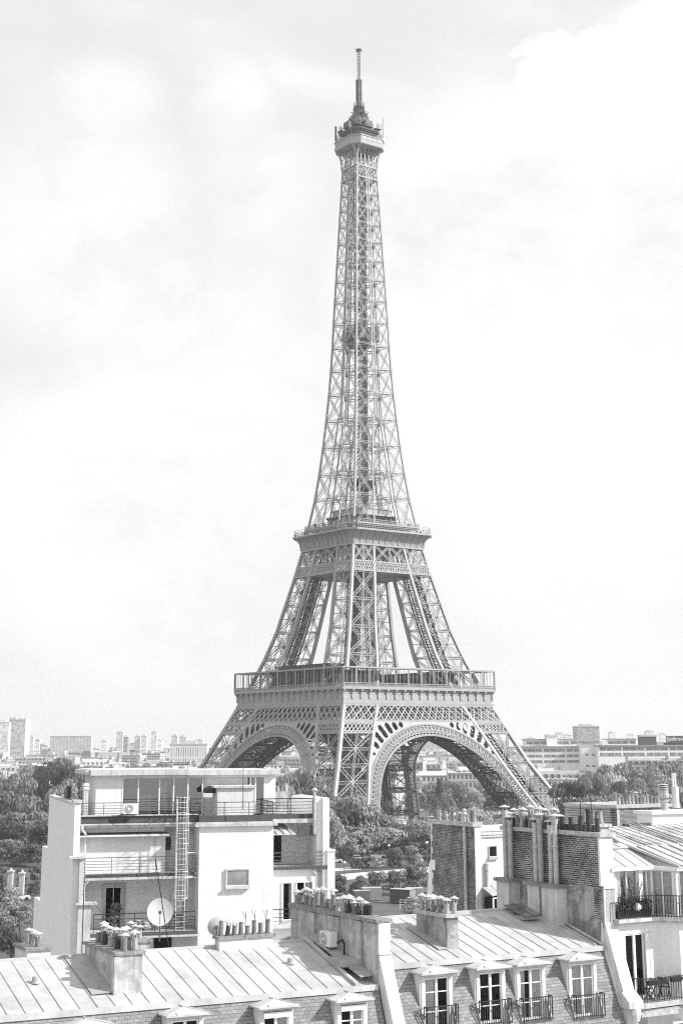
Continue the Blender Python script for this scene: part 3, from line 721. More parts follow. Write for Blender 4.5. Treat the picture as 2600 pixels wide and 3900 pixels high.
def pot(parent, kind, x, y, z, s=1.0):
    o = bpy.data.objects.new('chimney_pot', POTS[kind]); COL.objects.link(o); o.parent = parent; o.location = (x, y, z); o.scale = (s, s, s * R_.uniform(.88, 1.14)); o.rotation_euler = (R_.gauss(0, .035), R_.gauss(0, .035), R_.uniform(0, 6)); return o
def sheet_roof(mb, u0, u1, y0, z0, y1, z1, step=.6, bat=.03, t=.06, uoff=0.0):
    """a zinc slope with standing battens and cross welts"""
    sl = Vector((0, y1 - y0, z1 - z0)); n = Vector((0, -(z1 - z0), y1 - y0)).normalized()
    mb.prism([(u0, y0, z0), (u1, y0, z0), (u1, y1, z1), (u0, y1, z1)], -n * t)
    k = 0; u = u0 + .15 + uoff
    while u < u1 - .03:
        p = Vector((u, y0 + .06 * sl.y / sl.length, z0 + .02)) + n * bat * .35; q = Vector((u, y1, z1)) + n * bat * .35
        mb.beam(p, q, bat, bat, n)
        f = .3 + .35 * ((k * 37) % 10) / 10
        for ff in ((.42 + .03 * (k % 2)),):
            a = Vector((u, y0, z0)) + sl * ff + n * .004; mb.beam(a, a + Vector((step, 0, 0)), .03, .012, n)
        u += step; k += 1

def curtain(mb, u0, u1, y, z0, z1, open_=0.0, waves=5, amp=.025):
    n = waves * 4; pts = []
    for j in range(n + 1):
        t = j / n; pts.append((u0 + (u1 - u0) * t, y + amp * sin(t * waves * 2 * pi)))
    for a, b in zip(pts, pts[1:]): mb.poly((a[0], a[1], z0), (b[0], b[1], z0), (b[0], b[1], z1), (a[0], a[1], z1))
def casement(parent, u0, u1, z0, z1, y, bars=(.33, .7), fw=.055, mull=.1, depth=.5, curt=None, pane=None, frame_mat=None, name='window', room=None):
    """a glazed opening: white frame, panes, dark room behind, curtains; parts of parent"""
    f = MB()
    f.box(u0, u0 + fw, y - .03, y + .05, z0, z1); f.box(u1 - fw, u1, y - .03, y + .05, z0, z1)
    f.box(u0 + fw, u1 - fw, y - .03, y + .05, z1 - fw, z1); f.box(u0 + fw, u1 - fw, y - .03, y + .05, z0, z0 + fw * 1.6)
    um = (u0 + u1) / 2
    if mull: f.box(um - mull / 2, um + mull / 2, y - .04, y + .04, z0 + fw * 1.6, z1 - fw)
    for b in bars:
        zb = z0 + (z1 - z0) * b
        if mull: f.box(u0 + fw, um - mull / 2, y - .02, y + .03, zb - .018, zb + .018); f.box(um + mull / 2, u1 - fw, y - .02, y + .03, zb - .018, zb + .018)
        else: f.box(u0 + fw, u1 - fw, y - .02, y + .03, zb - .018, zb + .018)
    w = obj(name, f, frame_mat or PAINT, parent)
    g = MB(); g.poly((u0 + fw, y + .035, z0), (u1 - fw, y + .035, z0), (u1 - fw, y + .035, z1), (u0 + fw, y + .035, z1))
    par = w if (parent.parent is None) else parent
    if depth < .1:
        for i_, q in enumerate(g.v): g.v[i_] = (q[0], y - .008, q[2])
    obj('pane', g, pane or PANE, par)
    dz_ = .06 if depth > .1 else .0
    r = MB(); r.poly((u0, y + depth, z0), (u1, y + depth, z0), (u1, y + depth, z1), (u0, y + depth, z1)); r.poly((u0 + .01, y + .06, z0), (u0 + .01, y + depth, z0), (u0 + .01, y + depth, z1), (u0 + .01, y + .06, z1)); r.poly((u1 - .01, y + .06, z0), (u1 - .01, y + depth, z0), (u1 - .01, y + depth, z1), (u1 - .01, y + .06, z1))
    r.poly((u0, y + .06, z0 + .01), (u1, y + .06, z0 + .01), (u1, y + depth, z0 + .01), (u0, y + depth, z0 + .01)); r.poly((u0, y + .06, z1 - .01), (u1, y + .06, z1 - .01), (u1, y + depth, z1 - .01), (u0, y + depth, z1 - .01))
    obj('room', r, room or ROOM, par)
    if curt:
        c = MB()
        for a, b in curt: curtain(c, u0 + (u1 - u0) * a, u0 + (u1 - u0) * b, (y + .07) if depth > .1 else y + .012, z0 + .03, z1 - .05, amp=.025 if depth > .1 else .006, waves=max(2, int((b - a) * 9)))
        obj('curtain', c, CURT, par)
    return w
def vbars(mb, pts, z0, z1, gap=.11, t=.018, top=.035, ends=True):
    for a, b in zip(pts, pts[1:]):
        a = Vector((*a, 0)); b = Vector((*b, 0)); L = (b - a).length; n = max(1, int(L / gap))
        Z0, Z1 = Vector((0, 0, z0)), Vector((0, 0, z1))
        mb.beam(a + Z1, b + Z1, top, top); mb.beam(a + Z0 + Vector((0, 0, .06)), b + Z0 + Vector((0, 0, .06)), top * .7, top * .7)
        for k in range(n + 1): p = a.lerp(b, k / n); mb.beam(p + Z0, p + Z1, t * (1.6 if k in (0, n) else 1), None, (0, 1, 0), False)
def hbars(mb, pts, zs, post_gap=1.4, t=.035, zlow=None):
    for a, b in zip(pts, pts[1:]):
        a = Vector((*a, 0)); b = Vector((*b, 0)); L = (b - a).length; n = max(1, round(L / post_gap))
        for j, z in enumerate(zs): mb.beam(a + Vector((0, 0, z)), b + Vector((0, 0, z)), t * (1.35 if j == len(zs) - 1 else .85))
        for k in range(n + 1): p = a.lerp(b, k / n); mb.beam(p + Vector((0, 0, zlow if zlow is not None else zs[0] - .12)), p + Vector((0, 0, zs[-1])), t)

SLOPE = 1.10 / 2.72
def dormer(bld, u0, u1, zb, sill, curt=None, shutter=False, rail=True, ztop=None, label=None):
    """a window set into the slate slope under its own little hipped zinc roof"""
    zt = (zb - .38) if ztop is None else ztop
    wp = .60; slope = lambda z: (zb - z) * SLOPE
    zc = zb - wp / SLOPE
    b = MB()
    for ua in (u0 - .06, u1):
        b.prism([(ua, -wp, zt + .1), (ua, -slope(zt + .1), zt + .1), (ua, -wp, zc)], (.06, 0, 0))
        b.prism([(ua, -wp, zc), (ua, -wp, sill), (ua, -slope(sill), sill)], (.06, 0, 0))
    b.box(u0, u0 + .13, -wp - .04, -wp + .1, sill, zt); b.box(u1 - .13, u1, -wp - .04, -wp + .1, sill, zt)
    b.box(u0 - .02, u1 + .02, -wp - .06, -wp + .1, zt, zt + .14)
    b.poly((u0, -wp, sill), (u1, -wp, sill), (u1, -slope(sill) - .05, sill), (u0, -slope(sill) - .05, sill))
    d = obj('dormer', b, WHITE_S, bld)
    if label: d['label'] = label
    ed = MB()
    for ua in (u0 - .03, u1 + .03): ed.beam((ua, -wp - .02, zc), (ua, -slope(sill) - .03, sill), .09, .05)
    obj('edge_flashing', ed, ZINC, d)
    rf = MB(); e0, e1 = u0 - .2, u1 + .2; ze = zt + .14; yf, yb = -wp - .34, -slope(ze) + .25; za = ze + .2
    A, B_, C_, D_ = (e0, yf, ze + .06), (e1, yf, ze + .06), (e1, yb, ze + .06), (e0, yb, ze + .06); um = (u0 + u1) / 2
    P, Q = (um, -wp + .12, za + .06), (um, yb + .35, za + .06)
    rf.poly(A, B_, P); rf.poly(B_, C_, Q, P); rf.poly(D_, A, P, Q); rf.poly(C_, D_, Q)
    for a_, b_ in ((A, B_), (B_, C_), (C_, D_), (D_, A)):
        rf.poly(a_, b_, (b_[0], b_[1], ze), (a_[0], a_[1], ze))
    rf.poly((e0, yf, ze), (e1, yf, ze), (e1, yb, ze), (e0, yb, ze))
    for a_ in (A, B_): rf.beam(a_, P, .05, .05)
    rf.beam(P, Q, .06, .05); rf.beam(((e0 + um) / 2, (yf + P[1]) / 2 - .12, (ze + za) / 2 + .04), ((e0 + um) / 2, yf, ze + .07), .03)
    rf.box(e0 + .08, e1 - .08, yf + .1, yf + .2, ze - .07, ze)
    obj('dormer_roof', rf, ZINC, d)
    if shutter:
        s = MB(); s.box(u0 + .1, u1 - .04, -wp - .16, -wp, zt - .2, zt - .01); obj('shutter_box', s, PAINT, d)
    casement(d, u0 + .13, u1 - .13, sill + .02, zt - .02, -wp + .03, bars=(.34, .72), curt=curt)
    if rail:
        r = MB(); yf2 = -slope(sill) - .10
        vbars(r, [(u0 - .02, -wp - .2), (u0 - .02, yf2), (u1 + .02, yf2), (u1 + .02, -wp - .2)], sill + .02, sill + .9, .105, .02, .035)
        for s_ in (1,): r.beam((u0 - .03, yf2, sill + .9), (u0 - .35, -slope(sill + .75) - .02, sill + .75), .02); r.beam((u0 - .03, yf2, sill + .55), (u0 - .35, -slope(sill + .75) - .02, sill + .75), .02)
        obj('window_railing', r, STEEL, d)
    return d
def mansard(mb, u0, u1, zb, ztop, zlow, gaps):
    """the slate slope, left open below each dormer's eaves; gaps = [(u0,u1,top,sill)]"""
    S = lambda z: -(zb - z) * SLOPE
    def quad(a, b, z0, z1):
        if b - a < .01: return
        mb.prism([(a, S(z0), z0), (b, S(z0), z0), (b, S(z1), z1), (a, S(z1), z1)], (0, .07, .03))
    x = u0
    for g0, g1, gt, gs in sorted(gaps):
        quad(x, g0, zlow, ztop); quad(g0, g1, gt, ztop); quad(g0, g1, zlow, gs); x = g1
    quad(x, u1, zlow, ztop)

# ------------------------------------------------------------------ right hand zinc roof
Rb = FR_R.root('mansard_house', label='house with slate slope and four tall white dormer windows below the brick chimney wall', cat='house')
ZB = 29.03
b = MB(); b.box(-.1, 10.45, -1.05, 9.0, 0, 25.85); b.box(-.1, 10.45, -1.35, -1.05, 25.3, 25.8); obj('wall', b, WHITE_S, Rb)
b = MB(); sheet_roof(b, -.1, 10.44, 0, ZB, 4.5, 30.2, .62); sheet_roof(b, -.1, 10.44, 9, 29.0, 4.5, 30.2, .62)
b.box(-.1, 10.44, 4.4, 4.6, 30.17, 30.27); b.box(-.1, 10.44, -.1, .03, ZB - .16, ZB + .03)
b.beam((10.36, 0, ZB + .1), (10.36, 4.5, 30.3), .1, .08); b.beam((10.1, .1, ZB + .07), (10.1, 4.5, 30.24), .03, .05)
roof_r = obj('roof', b, ZINC, Rb)
dsR = [(.91, 2.29, 26.65), (3.47, 4.82, 26.65), (5.43, 6.81, 26.6), (8.04, 9.45, 26.5)]
b = MB(); mansard(b, -.1, 10.45, ZB - .1, ZB - .14, 26.0, [(a, c, ZB - .3, s) for a, c, s in dsR]); obj('slate_slope', b, SLATE, Rb)
for (a, c, s), cu, lb in zip(dsR, ([(.02, .46)], None, [(.04, .3), (.52, .98)], [(.04, .97)]),
        ('dormer window with one curtain drawn on its left side', 'dormer window with dark bare panes', 'dormer window with curtain behind its right half', 'dormer window with both curtains closed')):
    dormer(Rb, a, c, ZB - .1, s, cu, label=lb)
b = MB(); b.cyl((-.1, -1.32, 26.02), (10.4, -1.32, 26.02), .09, None, 10); b.box(-.1, 10.45, -1.45, -1.1, 25.82, 25.9)
for j in range(12): b.beam((.3 + .9 * j, -1.45, 26.1), (.3 + .9 * j, -1.12, 26.08), .02)
obj('gutter', b, ZINC2, Rb)
b = MB(); b.box(8.6, 9.45, 3.0, 4.3, 29.9, 30.05); hs = obj('roof_hatch', b, ZINC2, roof_r)
b = MB(); b.prism([(8.55, 2.9, 30.02), (9.5, 2.9, 30.02), (9.5, 4.35, 30.36), (8.55, 4.35, 30.36)], (0, 0, .06)); b.beam((9.02, 2.9, 30.1), (9.02, 4.35, 30.44), .04); obj('hatch_glass', b, glass_mat('hatch_dark', .16), roof_r)
b = MB(); b.box(3.2, 3.74, .95, 3.2, 28.9, 30.5); ch = obj('chimney', b, PLASTER_D, roof_r)
b = MB(); b.box(3.1, 3.83, .85, 3.3, 30.48, 30.62); obj('cap_stone', b, CAPST2, roof_r)
for j, kd in enumerate(('palec', 'clayc', 'clayc', 'clayc', 'palec')): pot(roof_r, kd, 3.32 + .02 * (j % 2), 1.15 + j * .45, 30.62, .95)
for j, kd in enumerate(('palec', 'clayc', 'clay', 'clayc')): pot(roof_r, kd, 3.62, 1.05 + j * .5, 30.62, .9)
b = MB(); b.prism([(2.75, .9, 29.3), (3.2, .9, 29.3), (3.2, 3.3, 29.93), (2.75, 3.3, 29.93)], (0, 0, .03)); obj('lead_apron', b, ZINC2, roof_r)

# ------------------------------------------------------------------ party wall with the air conditioner
Pw = FR_R.root('party_wall', label='stained plaster party wall with a row of chimney pots between the two zinc roofs', cat='wall')
b = MB(); b.box(-.63, -.1, 0, 7.0, 20, 30.6)
for y0, y1, d in ((.0, .75, .05), (1.15, 1.55, .09), (2.9, 3.7, .1), (4.85, 5.25, .12)): b.box(-.63 - d, -.63, y0, y1, 20, 30.55)
obj('wall', b, PLASTER, Pw)
b = MB()
for y0, y1, d, dz in ((-.05, .8, .1, 0), (.83, 3.5, .12, .03), (3.5, 5.3, .15, .05), (5.3, 7.05, .12, .05)): b.box(-.63 - d, -.1 + .08, y0, y1, 30.6 + dz * 0, 30.72 + dz)
obj('cap_stone', b, CAPST, Pw)
b = MB(); W_ = lambda w, z: (-.63, -w, z)
b.prism([W_(0.02, 30.58), W_(.02, 29.46), W_(1.42, 26.1), W_(1.42, 25.6), W_(.9, 25.6), W_(-.05, 28.6), W_(-.05, 30.58)], (.53, 0, 0)); b.box(-.65, -.08, -.1, .05, 29.44, 29.5)
for z in (28.9, 28.1, 27.3): w = (29.46 - z) * 1.34 / 3.36 + .02; b.box(-.635, -.095, -w - .006, -w + .1, z - .01, z + .008)
obj('sloping_coping', b, WHITE_S, Pw)
b = MB(); b.prism([(-1.25, .3, 28.63), (-.68, .3, 28.66), (-.68, 4.6, 29.75), (-1.25, 4.6, 29.72)], (0, 0, .04)); b.box(-1.5, -.65, 1.2, 3.0, 28.9, 29.15); obj('valley_flashing', b, LEAD, Pw)
rp = random.Random(5)
y = 1.6
while y < 6.8:
    for xx in (-.52, -.26):
        kd = rp.choice(('clayc', 'palec', 'clay', 'clayc', 'sootyc', 'tallc', 'clayc'))
        if 3.0 < y < 3.6: kd = 'pale'
        pot(Pw, kd, xx + rp.uniform(-.04, .04), y + rp.uniform(-.06, .06), 30.72, rp.uniform(.8, 1.02))
    y += .42
for yy in (1.25, 1.45): pot(Pw, 'sooty', -.25, yy, 30.72, .9)

# ------------------------------------------------------------------ left hand zinc roof
Lb_ = FR_L.root('mansard_house', label='house under the long pale zinc roof with chimney stacks in front of the white block', cat='house')
ZL_ = 28.37
b = MB(); b.box(-7, 14.55, -1.05, 9.0, 0, 25.2); obj('wall', b, WHITE_S, Lb_)
b = MB(); sheet_roof(b, -7, 13.7, 0, ZL_, 4.5, 29.55, .64, uoff=.1); sheet_roof(b, -7, 13.7, 9, 28.3, 4.5, 29.55, .64)
b.box(-7, 13.7, 4.4, 4.6, 29.52, 29.62); b.box(-7, 14.5, -.1, .03, ZL_ - .17, ZL_ + .03); b.beam((13.66, 0, ZL_ + .08), (13.66, 4.5, 29.64), .14, .1)
b.prism([(13.7, 0, ZL_ - .05), (14.5, 0, ZL_ - .05), (14.5, 4.5, 29.35), (13.7, 4.5, 29.35)], (0, 0, -.05))
roof_l = obj('roof', b, ZINC, Lb_)
dsL = [(-.95, .45), (2.16, 3.65), (5.83, 7.12), (9.37, 10.63), (12.5, 13.71)]
b = MB(); mansard(b, -7, 14.55, ZL_ - .1, ZL_ - .15, 25.3, [(a, c, ZL_ - .42, 25.9) for a, c in dsL]); obj('slate_slope', b, SLATE, Lb_)
for j, (a, c) in enumerate(dsL): dormer(Lb_, a, c, ZL_ - .1, 25.9, [(.6, .97)] if j in (3, 4) else None, shutter=j >= 3, rail=False, ztop=ZL_ - (.62 if j < 2 else .5))
def stack(parent, u0, u1, y0, y1, z0, z1, kinds, body=PLASTER, cap=CAPST, over=.08, along='y', sc=.85, rows=1, label=None):
    c = MB(); c.box(u0, u1, y0, y1, z0, z1); o = obj('chimney', c, body, parent)
    if label: o['label'] = label
    k = MB(); k.box(u0 - over, u1 + over, y0 - over, y1 + over, z1 - .01, z1 + .1); host = o if parent.parent is None else parent
    obj('cap_stone', k, cap, host); n = len(kinds)
    for j, kd in enumerate(kinds):
        t = (j + .5) / n
        x, y = ((u0 + u1) / 2, y0 + (y1 - y0) * t) if along == 'y' else (u0 + (u1 - u0) * t, (y0 + y1) / 2)
        if rows == 2: x += (.15 if j % 2 else -.15) * (u1 - u0)
        pot(host, kd, x, y, z1 + .1, sc)
    return o
st = stack(roof_l, 4.42, 5.42, 1.0, 4.6, 28.4, 29.95, ('clayc', 'palec', 'sooty', 'clayc', 'pale', 'clayc', 'sootyc', 'clayc', 'clay', 'palec'), rows=2, sc=.95, label='broad chimney in the middle of the long roof')
for yy, kd in ((1.25, 'palec'), (1.7, 'clayc'), (2.3, 'sootyc'), (3.2, 'palec')): pot(roof_l, kd, 5.2, yy, 30.05, .95)
b = MB(); b.box(4.32, 4.5, .9, 1.2, 28.4, 29.9); obj('chimney_rib', b, PLASTER, roof_l)
b = MB(); b.prism([(3.55, 1.0, 28.68), (4.42, 1.0, 28.7), (4.42, 4.5, 29.6), (3.55, 4.5, 29.57)], (0, 0, .035)); obj('lead_apron', b, ZINC2, roof_l)
stack(roof_l, 9.72, 12.02, 4.05, 4.55, 29.1, 29.86, ('tall', 'sootyc', 'clayc', 'tall', 'clay', 'tall', 'clay', 'tall'), body=WHITE_S, along='x', sc=.85)
b = MB()
for j, u in enumerate((10.9, 11.3, 11.8)): b.beam((u, 4.3, 30.3), (u + .05, 4.3, 30.85), .02); b.beam((u, 4.3, 30.6), (u - .12, 4.3, 30.85), .015)
obj('wire_prong', b, STEEL, roof_l)
stack(roof_l, 2.4, 3.3, 5.3, 7.0, 28.0, 29.75, ('clayc', 'palec', 'clayc', 'palec'), body=WHITE_S, sc=.85)
stack(roof_l, 6.7, 7.4, 5.6, 7.2, 28.0, 29.75, ('palec', 'sootyc', 'clayc'), sc=.8)
b = MB(); b.box(1.0, 1.5, 6.0, 6.6, 28, 29.3); obj('chimney', b, PLASTER, roof_l); pot(roof_l, 'sooty', 1.25, 6.3, 29.3, .8)
b = MB(); b.box(-.6, -.2, 5.5, 5.8, 28, 29.6); b.lathe((-.4, 5.65, 29.6), ((.16, 0), (.2, .1), (.14, .22), (.22, .24), (.1, .4), (.02, .45)), 10); obj('chimney', b, LEAD, roof_l)
for (u, y) in ((1.9, 2.4), (12.0, 2.4)):
    b = MB(); z = ZL_ + (29.55 - ZL_) * y / 4.5; b.lathe((u, y, z), ((.17, 0), (.13, .1), (.12, .22), (.02, .26)), 12); obj('roof_vent', b, ZINC2, roof_l)

# ------------------------------------------------------------------ brick chimney wall at the right
Ew = FR_R.root('chimney_wall', label='high brick chimney wall with six cement flue pipes and crowds of pots, right of centre', cat='wall')
b = MB(); b.box(10.45, 11.12, .05, 6.9, 31.35, 33.42); obj('brick_face', b, BRICK_Y, Ew)
b = MB(); b.box(10.47, 11.12, .05, 6.9, 20, 31.35); obj('plaster_face', b, PLASTER_D, Ew)
b = MB(); b.box(10.44, 10.6, .06, .5, 30.1, 31.3); obj('brick_face', b, BRICK_Y, Ew)
b = MB(); b.box(10.36, 11.25, -.12, 7.0, 33.42, 33.58); obj('cap_stone', b, CAPST2, Ew)
b = MB(); b.box(10.62, 11.15, -.02, .05, 29.9, 33.42); b.box(10.55, 11.22, -.06, .3, 31.3, 31.42)
b.box(10.42, 10.62, -.02, .1, 31.42, 33.42)
V = lambda w, z: (10.55, -w, z)
b.prism([V(.02, 31.3), V(.02, 29.95), V(.3, 29.2), V(1.02, 27.3), V(1.02, 26.9), V(.7, 26.9), V(-.06, 29.0), V(-.06, 31.3)], (.6, 0, 0))
b.prism([(10.43, .06, 29.95), (10.43, 0.02, 29.0), (10.43, -.85, 26.9), (10.43, -.7, 26.0), (10.43, .3, 28.2)], (.12, 0, 0))
obj('end_coping', b, WHITE_S, Ew)
b = MB(); b.prism([(10.45, -1.45, 26.75), (10.45, -1.45, 27.0), (10.45, -1.0, 27.35), (10.45, -.7, 27.3), (10.45, -.7, 26.75)], (.75, 0, 0)); b.lathe((10.85, -1.25, 26.15), ((.1, 0), (.22, .1), (.3, .35), (.26, .6)), 10); b.box(10.5, 11.05, -1.25, -.7, 25.2, 26.75); obj('corner_console', b, CONC, Ew)
for (y0, y1, zt, u0) in ((5.74, 6.67, 31.33, 9.85), (3.66, 4.5, 31.33, 9.95), (2.36, 3.42, 31.3, 9.9)):
    b = MB(); b.box(u0, 10.47, y0, y1, 29.0, zt - .1); obj('flue_pier', b, PIER, Ew)
    b = MB(); b.box(u0 - .1, 10.47, y0 - .1, y1 + .1, zt - .12, zt + .02); obj('cap_stone', b, CAPST, Ew)
for y, zt in ((6.38, 34.56), (6.02, 34.13), (4.13, 34.10), (3.78, 34.30), (3.04, 34.05), (2.70, 34.30)):
    b = MB(); u = 10.2
    b.cyl((u, y, 31.3), (u, y, zt - .28), .115, None, 12); b.cyl((u, y, 31.3 + (zt - 31.3) * .52), (u, y, 31.36 + (zt - 31.3) * .52 + .04), .135, None, 12); b.cyl((u, y, zt - .45), (u, y, zt - .25), .135, .15, 12)
    fl = obj('flue_pipe', b, PIPE, Ew)
    c = MB()
    for k in range(4): a = k * pi / 2 + .4; c.beam((u + .12 * cos(a), y + .12 * sin(a), zt - .3), (u + .14 * cos(a), y + .14 * sin(a), zt - .1), .02)
    c.lathe((u, y, zt - .12), ((.01, 0), (.25, 0), (.26, .03), (.05, .1), (.02, .12)), 12); obj('flue_cap', c, CAPM, fl)
for j in range(10):
    pot(Ew, ('tallsoot', 'small')[j % 2], 10.75, .45 + j * .3, 33.58, .92)
rp = random.Random(11)
for j in range(22):
    y = 3.3 + (j % 11) * .33; kd = rp.choice(('sootyc', 'clayc', 'palec', 'tallpalec', 'tallc', 'tallpale', 'sootyc'))
    pot(Ew, kd, 10.62 + .32 * (j // 11), y + rp.uniform(-.06, .06), 33.58, rp.uniform(.85, 1.15))
b = MB(); b.box(11.3, 12.25, 1.5, 2.5, 32.4, 33.72); b.box(11.2, 12.35, 1.4, 2.6, 33.72, 33.84); obj('side_stack', b, PLASTER, Ew)
for j in range(8): pot(Ew, ('tall', 'clay', 'tallpale', 'tallsoot')[j % 4], 11.45 + .3 * (j % 3), 1.6 + j * .1, 33.84, .95)
# ------------------------------------------------------------------ white modern block on the left
Hb = FR_H.root('apartment_block', label='white modern apartment block with glazed penthouse, terraces and a small square window', cat='apartment block')
b = MB()
b.prism([(-.35, 0, 20), (-.35, 0, 34.2), (-.35, 16.5, 34.0), (-.35, 16.5, 30.75), (-.35, 20.5, 30.65), (-.35, 20.5, 27.1), (-.35, 25.5, 26.9), (-.35, 25.5, 0), (-.35, 0, 0)], (.35, 0, 0)); sidew = obj('side_wall', b, WHITE, Hb)
b = MB(); b.box(-.42, .05, -.08, 1.2, 34.15, 34.3); b.box(-.37, .02, 1.2, 16.6, 34.0, 34.12); b.box(-.6, .35, -.45, .15, 31.2, 31.32); b.box(-.15, 1.0, -.45, .3, 28.75, 28.87); b.box(0, .32, -.32, .0, 28.87, 31.2); b.box(0, .7, -.3, 1.0, 20, 28.75); obj('ledge', b, CONC, Hb)
b = MB(); b.box(0, 6.72, 2.2, 14, 0, 33.0); b.box(6.72, 11.03, 3.2, 14, 0, 33.0); obj('wall', b, TILE_F, Hb)
b = MB(); b.box(6.72, 11.03, 0, 3.2, 0, 32.76); blk = obj('stair_tower', b, TILE_F, Hb)
b = MB(); b.box(6.45, 11.22, -.22, 3.1, 32.76, 32.9); b.box(6.5, 11.5, -.15, 3.1, 32.9, 33.0); obj('cornice', b, CONC, Hb)
b = MB(); b.box(6.69, 11.0, 0, .12, 33.0, 33.36); b.box(6.69, 6.8, .12, 3, 33.0, 33.36); b.box(0.02, 6.6, .35, .5, 33.0, 33.4); b.box(11.0, 14.1, 2.85, 3.0, 32.98, 33.26); obj('tar_upstand', b, TAR, Hb)
b = MB(); b.box(0, 6.69, .3, 14, 32.78, 33.0); b.box(0, 6.69, .25, .5, 33.4, 33.46); b.box(6.6, 14.2, 2.6, 14, 32.75, 32.98); b.box(0, 6.6, .2, .35, 32.92, 33.0); obj('terrace_slab', b, CONC, Hb)
def framed_window(u0, u1, z0, z1, y, parent, proud=.12, **k):
    f = MB(); t = .06
    f.box(u0 - t, u0, y - proud, y, z0 - t, z1 + t); f.box(u1, u1 + t, y - proud, y, z0 - t, z1 + t); f.box(u0, u1, y - proud, y, z1, z1 + t); f.box(u0, u1, y - proud, y, z0 - t, z0); f.box(u0 - t - .03, u1 + t + .03, y - proud - .1, y, z0 - t - .1, z0 - t)
    obj('window_surround', f, CONC, parent); casement(parent, u0, u1, z0, z1, y - .06, bars=(), mull=0, fw=.03, **k)
# the square window is let into the stair tower
framed_window(8.31, 9.56, 29.5, 30.36, -.001, Hb, depth=.05, pane=mat('reflection_grey_glass', .30, rough=.15, var=.3, scale=1.2, spec=.6), room=mat('backing_grey', .6, var=.3, scale=1.2))  # opaque grey pane: reflection put into its colour, with a lightened backing
r = MB()
zs = (33.5, 33.65, 33.8, 34.08)
hbars(r, [(6.72, 3.0), (6.72, .06), (11.0, .06)], zs, 1.35, .035, 33.3); obj('terrace_railing', r, RAILG, Hb)
r = MB(); hbars(r, [(-.0, .42), (6.6, .42)], (33.55, 33.68, 33.82, 33.96, 34.12), 1.35, .032, 33.4); hbars(r, [(0, .5), (0, 6)], (33.55, 33.68, 33.82, 33.96, 34.12), 1.35, .032, 33.4); obj('terrace_railing', r, RAILG, Hb)
r = MB(); hbars(r, [(11.0, 2.9), (14.1, 2.9)], (33.4, 33.58, 33.76, 33.94, 34.14), 1.4, .04, 33.2); hbars(r, [(11.0, .1), (11.0, 3)], zs, 1.4, .04, 33.2); obj('terrace_railing', r, STEEL, Hb)
# little bulkhead below the terrace, with its dark roof
b = MB(); b.box(0.1, 4.95, 1.0, 2.25, 30.2, 32.38); b.box(0.1, 4.85, .82, 1.0, 32.5, 32.77); obj('bulkhead', b, WHITE, Hb)
b = MB(); b.prism([(-.05, .5, 32.36), (5.05, .5, 32.36), (4.9, .83, 32.44), (-.05, .83, 32.44)], (0, 0, .05)); obj('bulkhead_roof', b, TAR, Hb)
b = MB(); b.box(-.05, 5.08, .44, .52, 32.28, 32.37); obj('gutter', b, PAINT, Hb)
casement(Hb, 5.08, 5.5, 31.3, 32.15, 2.16, bars=(), mull=0, fw=.05, depth=.034)
# upper balcony
b = MB(); b.box(.2, 6.72, .3, 2.3, 30.16, 30.3); b.box(.2, 6.4, .1, .4, 29.98, 30.1); obj('balcony_slab', b, CONC, Hb)
b = MB(); b.box(.25, 6.5, .2, .3, 30.08, 30.3)
for j in range(7): b.box(.7 + .85 * j, 1.1 + .85 * j, .17, .2, 30.22, 30.3)
obj('tar_upstand', b, TAR, Hb)
r = MB(); hbars(r, [(.25, .35), (6.6, .35)], (30.5, 30.66, 30.82, 30.98, 31.16), 1.6, .03, 30.3); obj('balcony_railing', r, RAILG, Hb)
casement(Hb, 1.75, 2.68, 27.2, 29.45, 2.16, bars=(), mull=.04, fw=.05, depth=.034, curt=None, pane=PANE)
b = MB(); b.box(1.6, 1.75, 2.1, 2.2, 27.2, 29.6); b.box(2.68, 2.9, 2.1, 2.2, 27.2, 29.6); b.box(1.75, 2.68, 2.1, 2.2, 29.47, 29.6); obj('door_surround', b, CONC, Hb)
b = MB(); b.box(.2, 6.72, -.05, 2.3, 26.95, 27.2); b.box(.2, 6.75, -.2, 0, 26.9, 27.0); obj('balcony_slab', b, CONC, Hb)
b = MB(); b.box(.3, 6.7, -.12, -.05, 27.0, 27.2); obj('tar_upstand', b, TAR, Hb)
r = MB(); hbars(r, [(.9, .0), (6.55, .0)], (27.45, 27.6, 27.76, 27.92, 28.2), 1.15, .035, 27.2); obj('balcony_railing', r, STEEL, Hb)
b = MB(); b.cyl((.35, .25, 26), (.35, .25, 29.7), .05); b.cyl((.35, .25, 29.7), (.6, .1, 30.05), .055); b.cyl((.12, .1, 32.7), (.12, .1, 32.95), .06); b.cyl((.12, .1, 32.7), (.4, .6, 32.4), .055); b.cyl((.38, .75, 30.3), (.38, .75, 32.4), .05); obj('downpipe', b, PAINT, Hb)
b = MB(); b.box(4.6, 5.6, 2.1, 2.2, 26.0, 26.9); obj('lower_opening', b, ROOM, Hb)
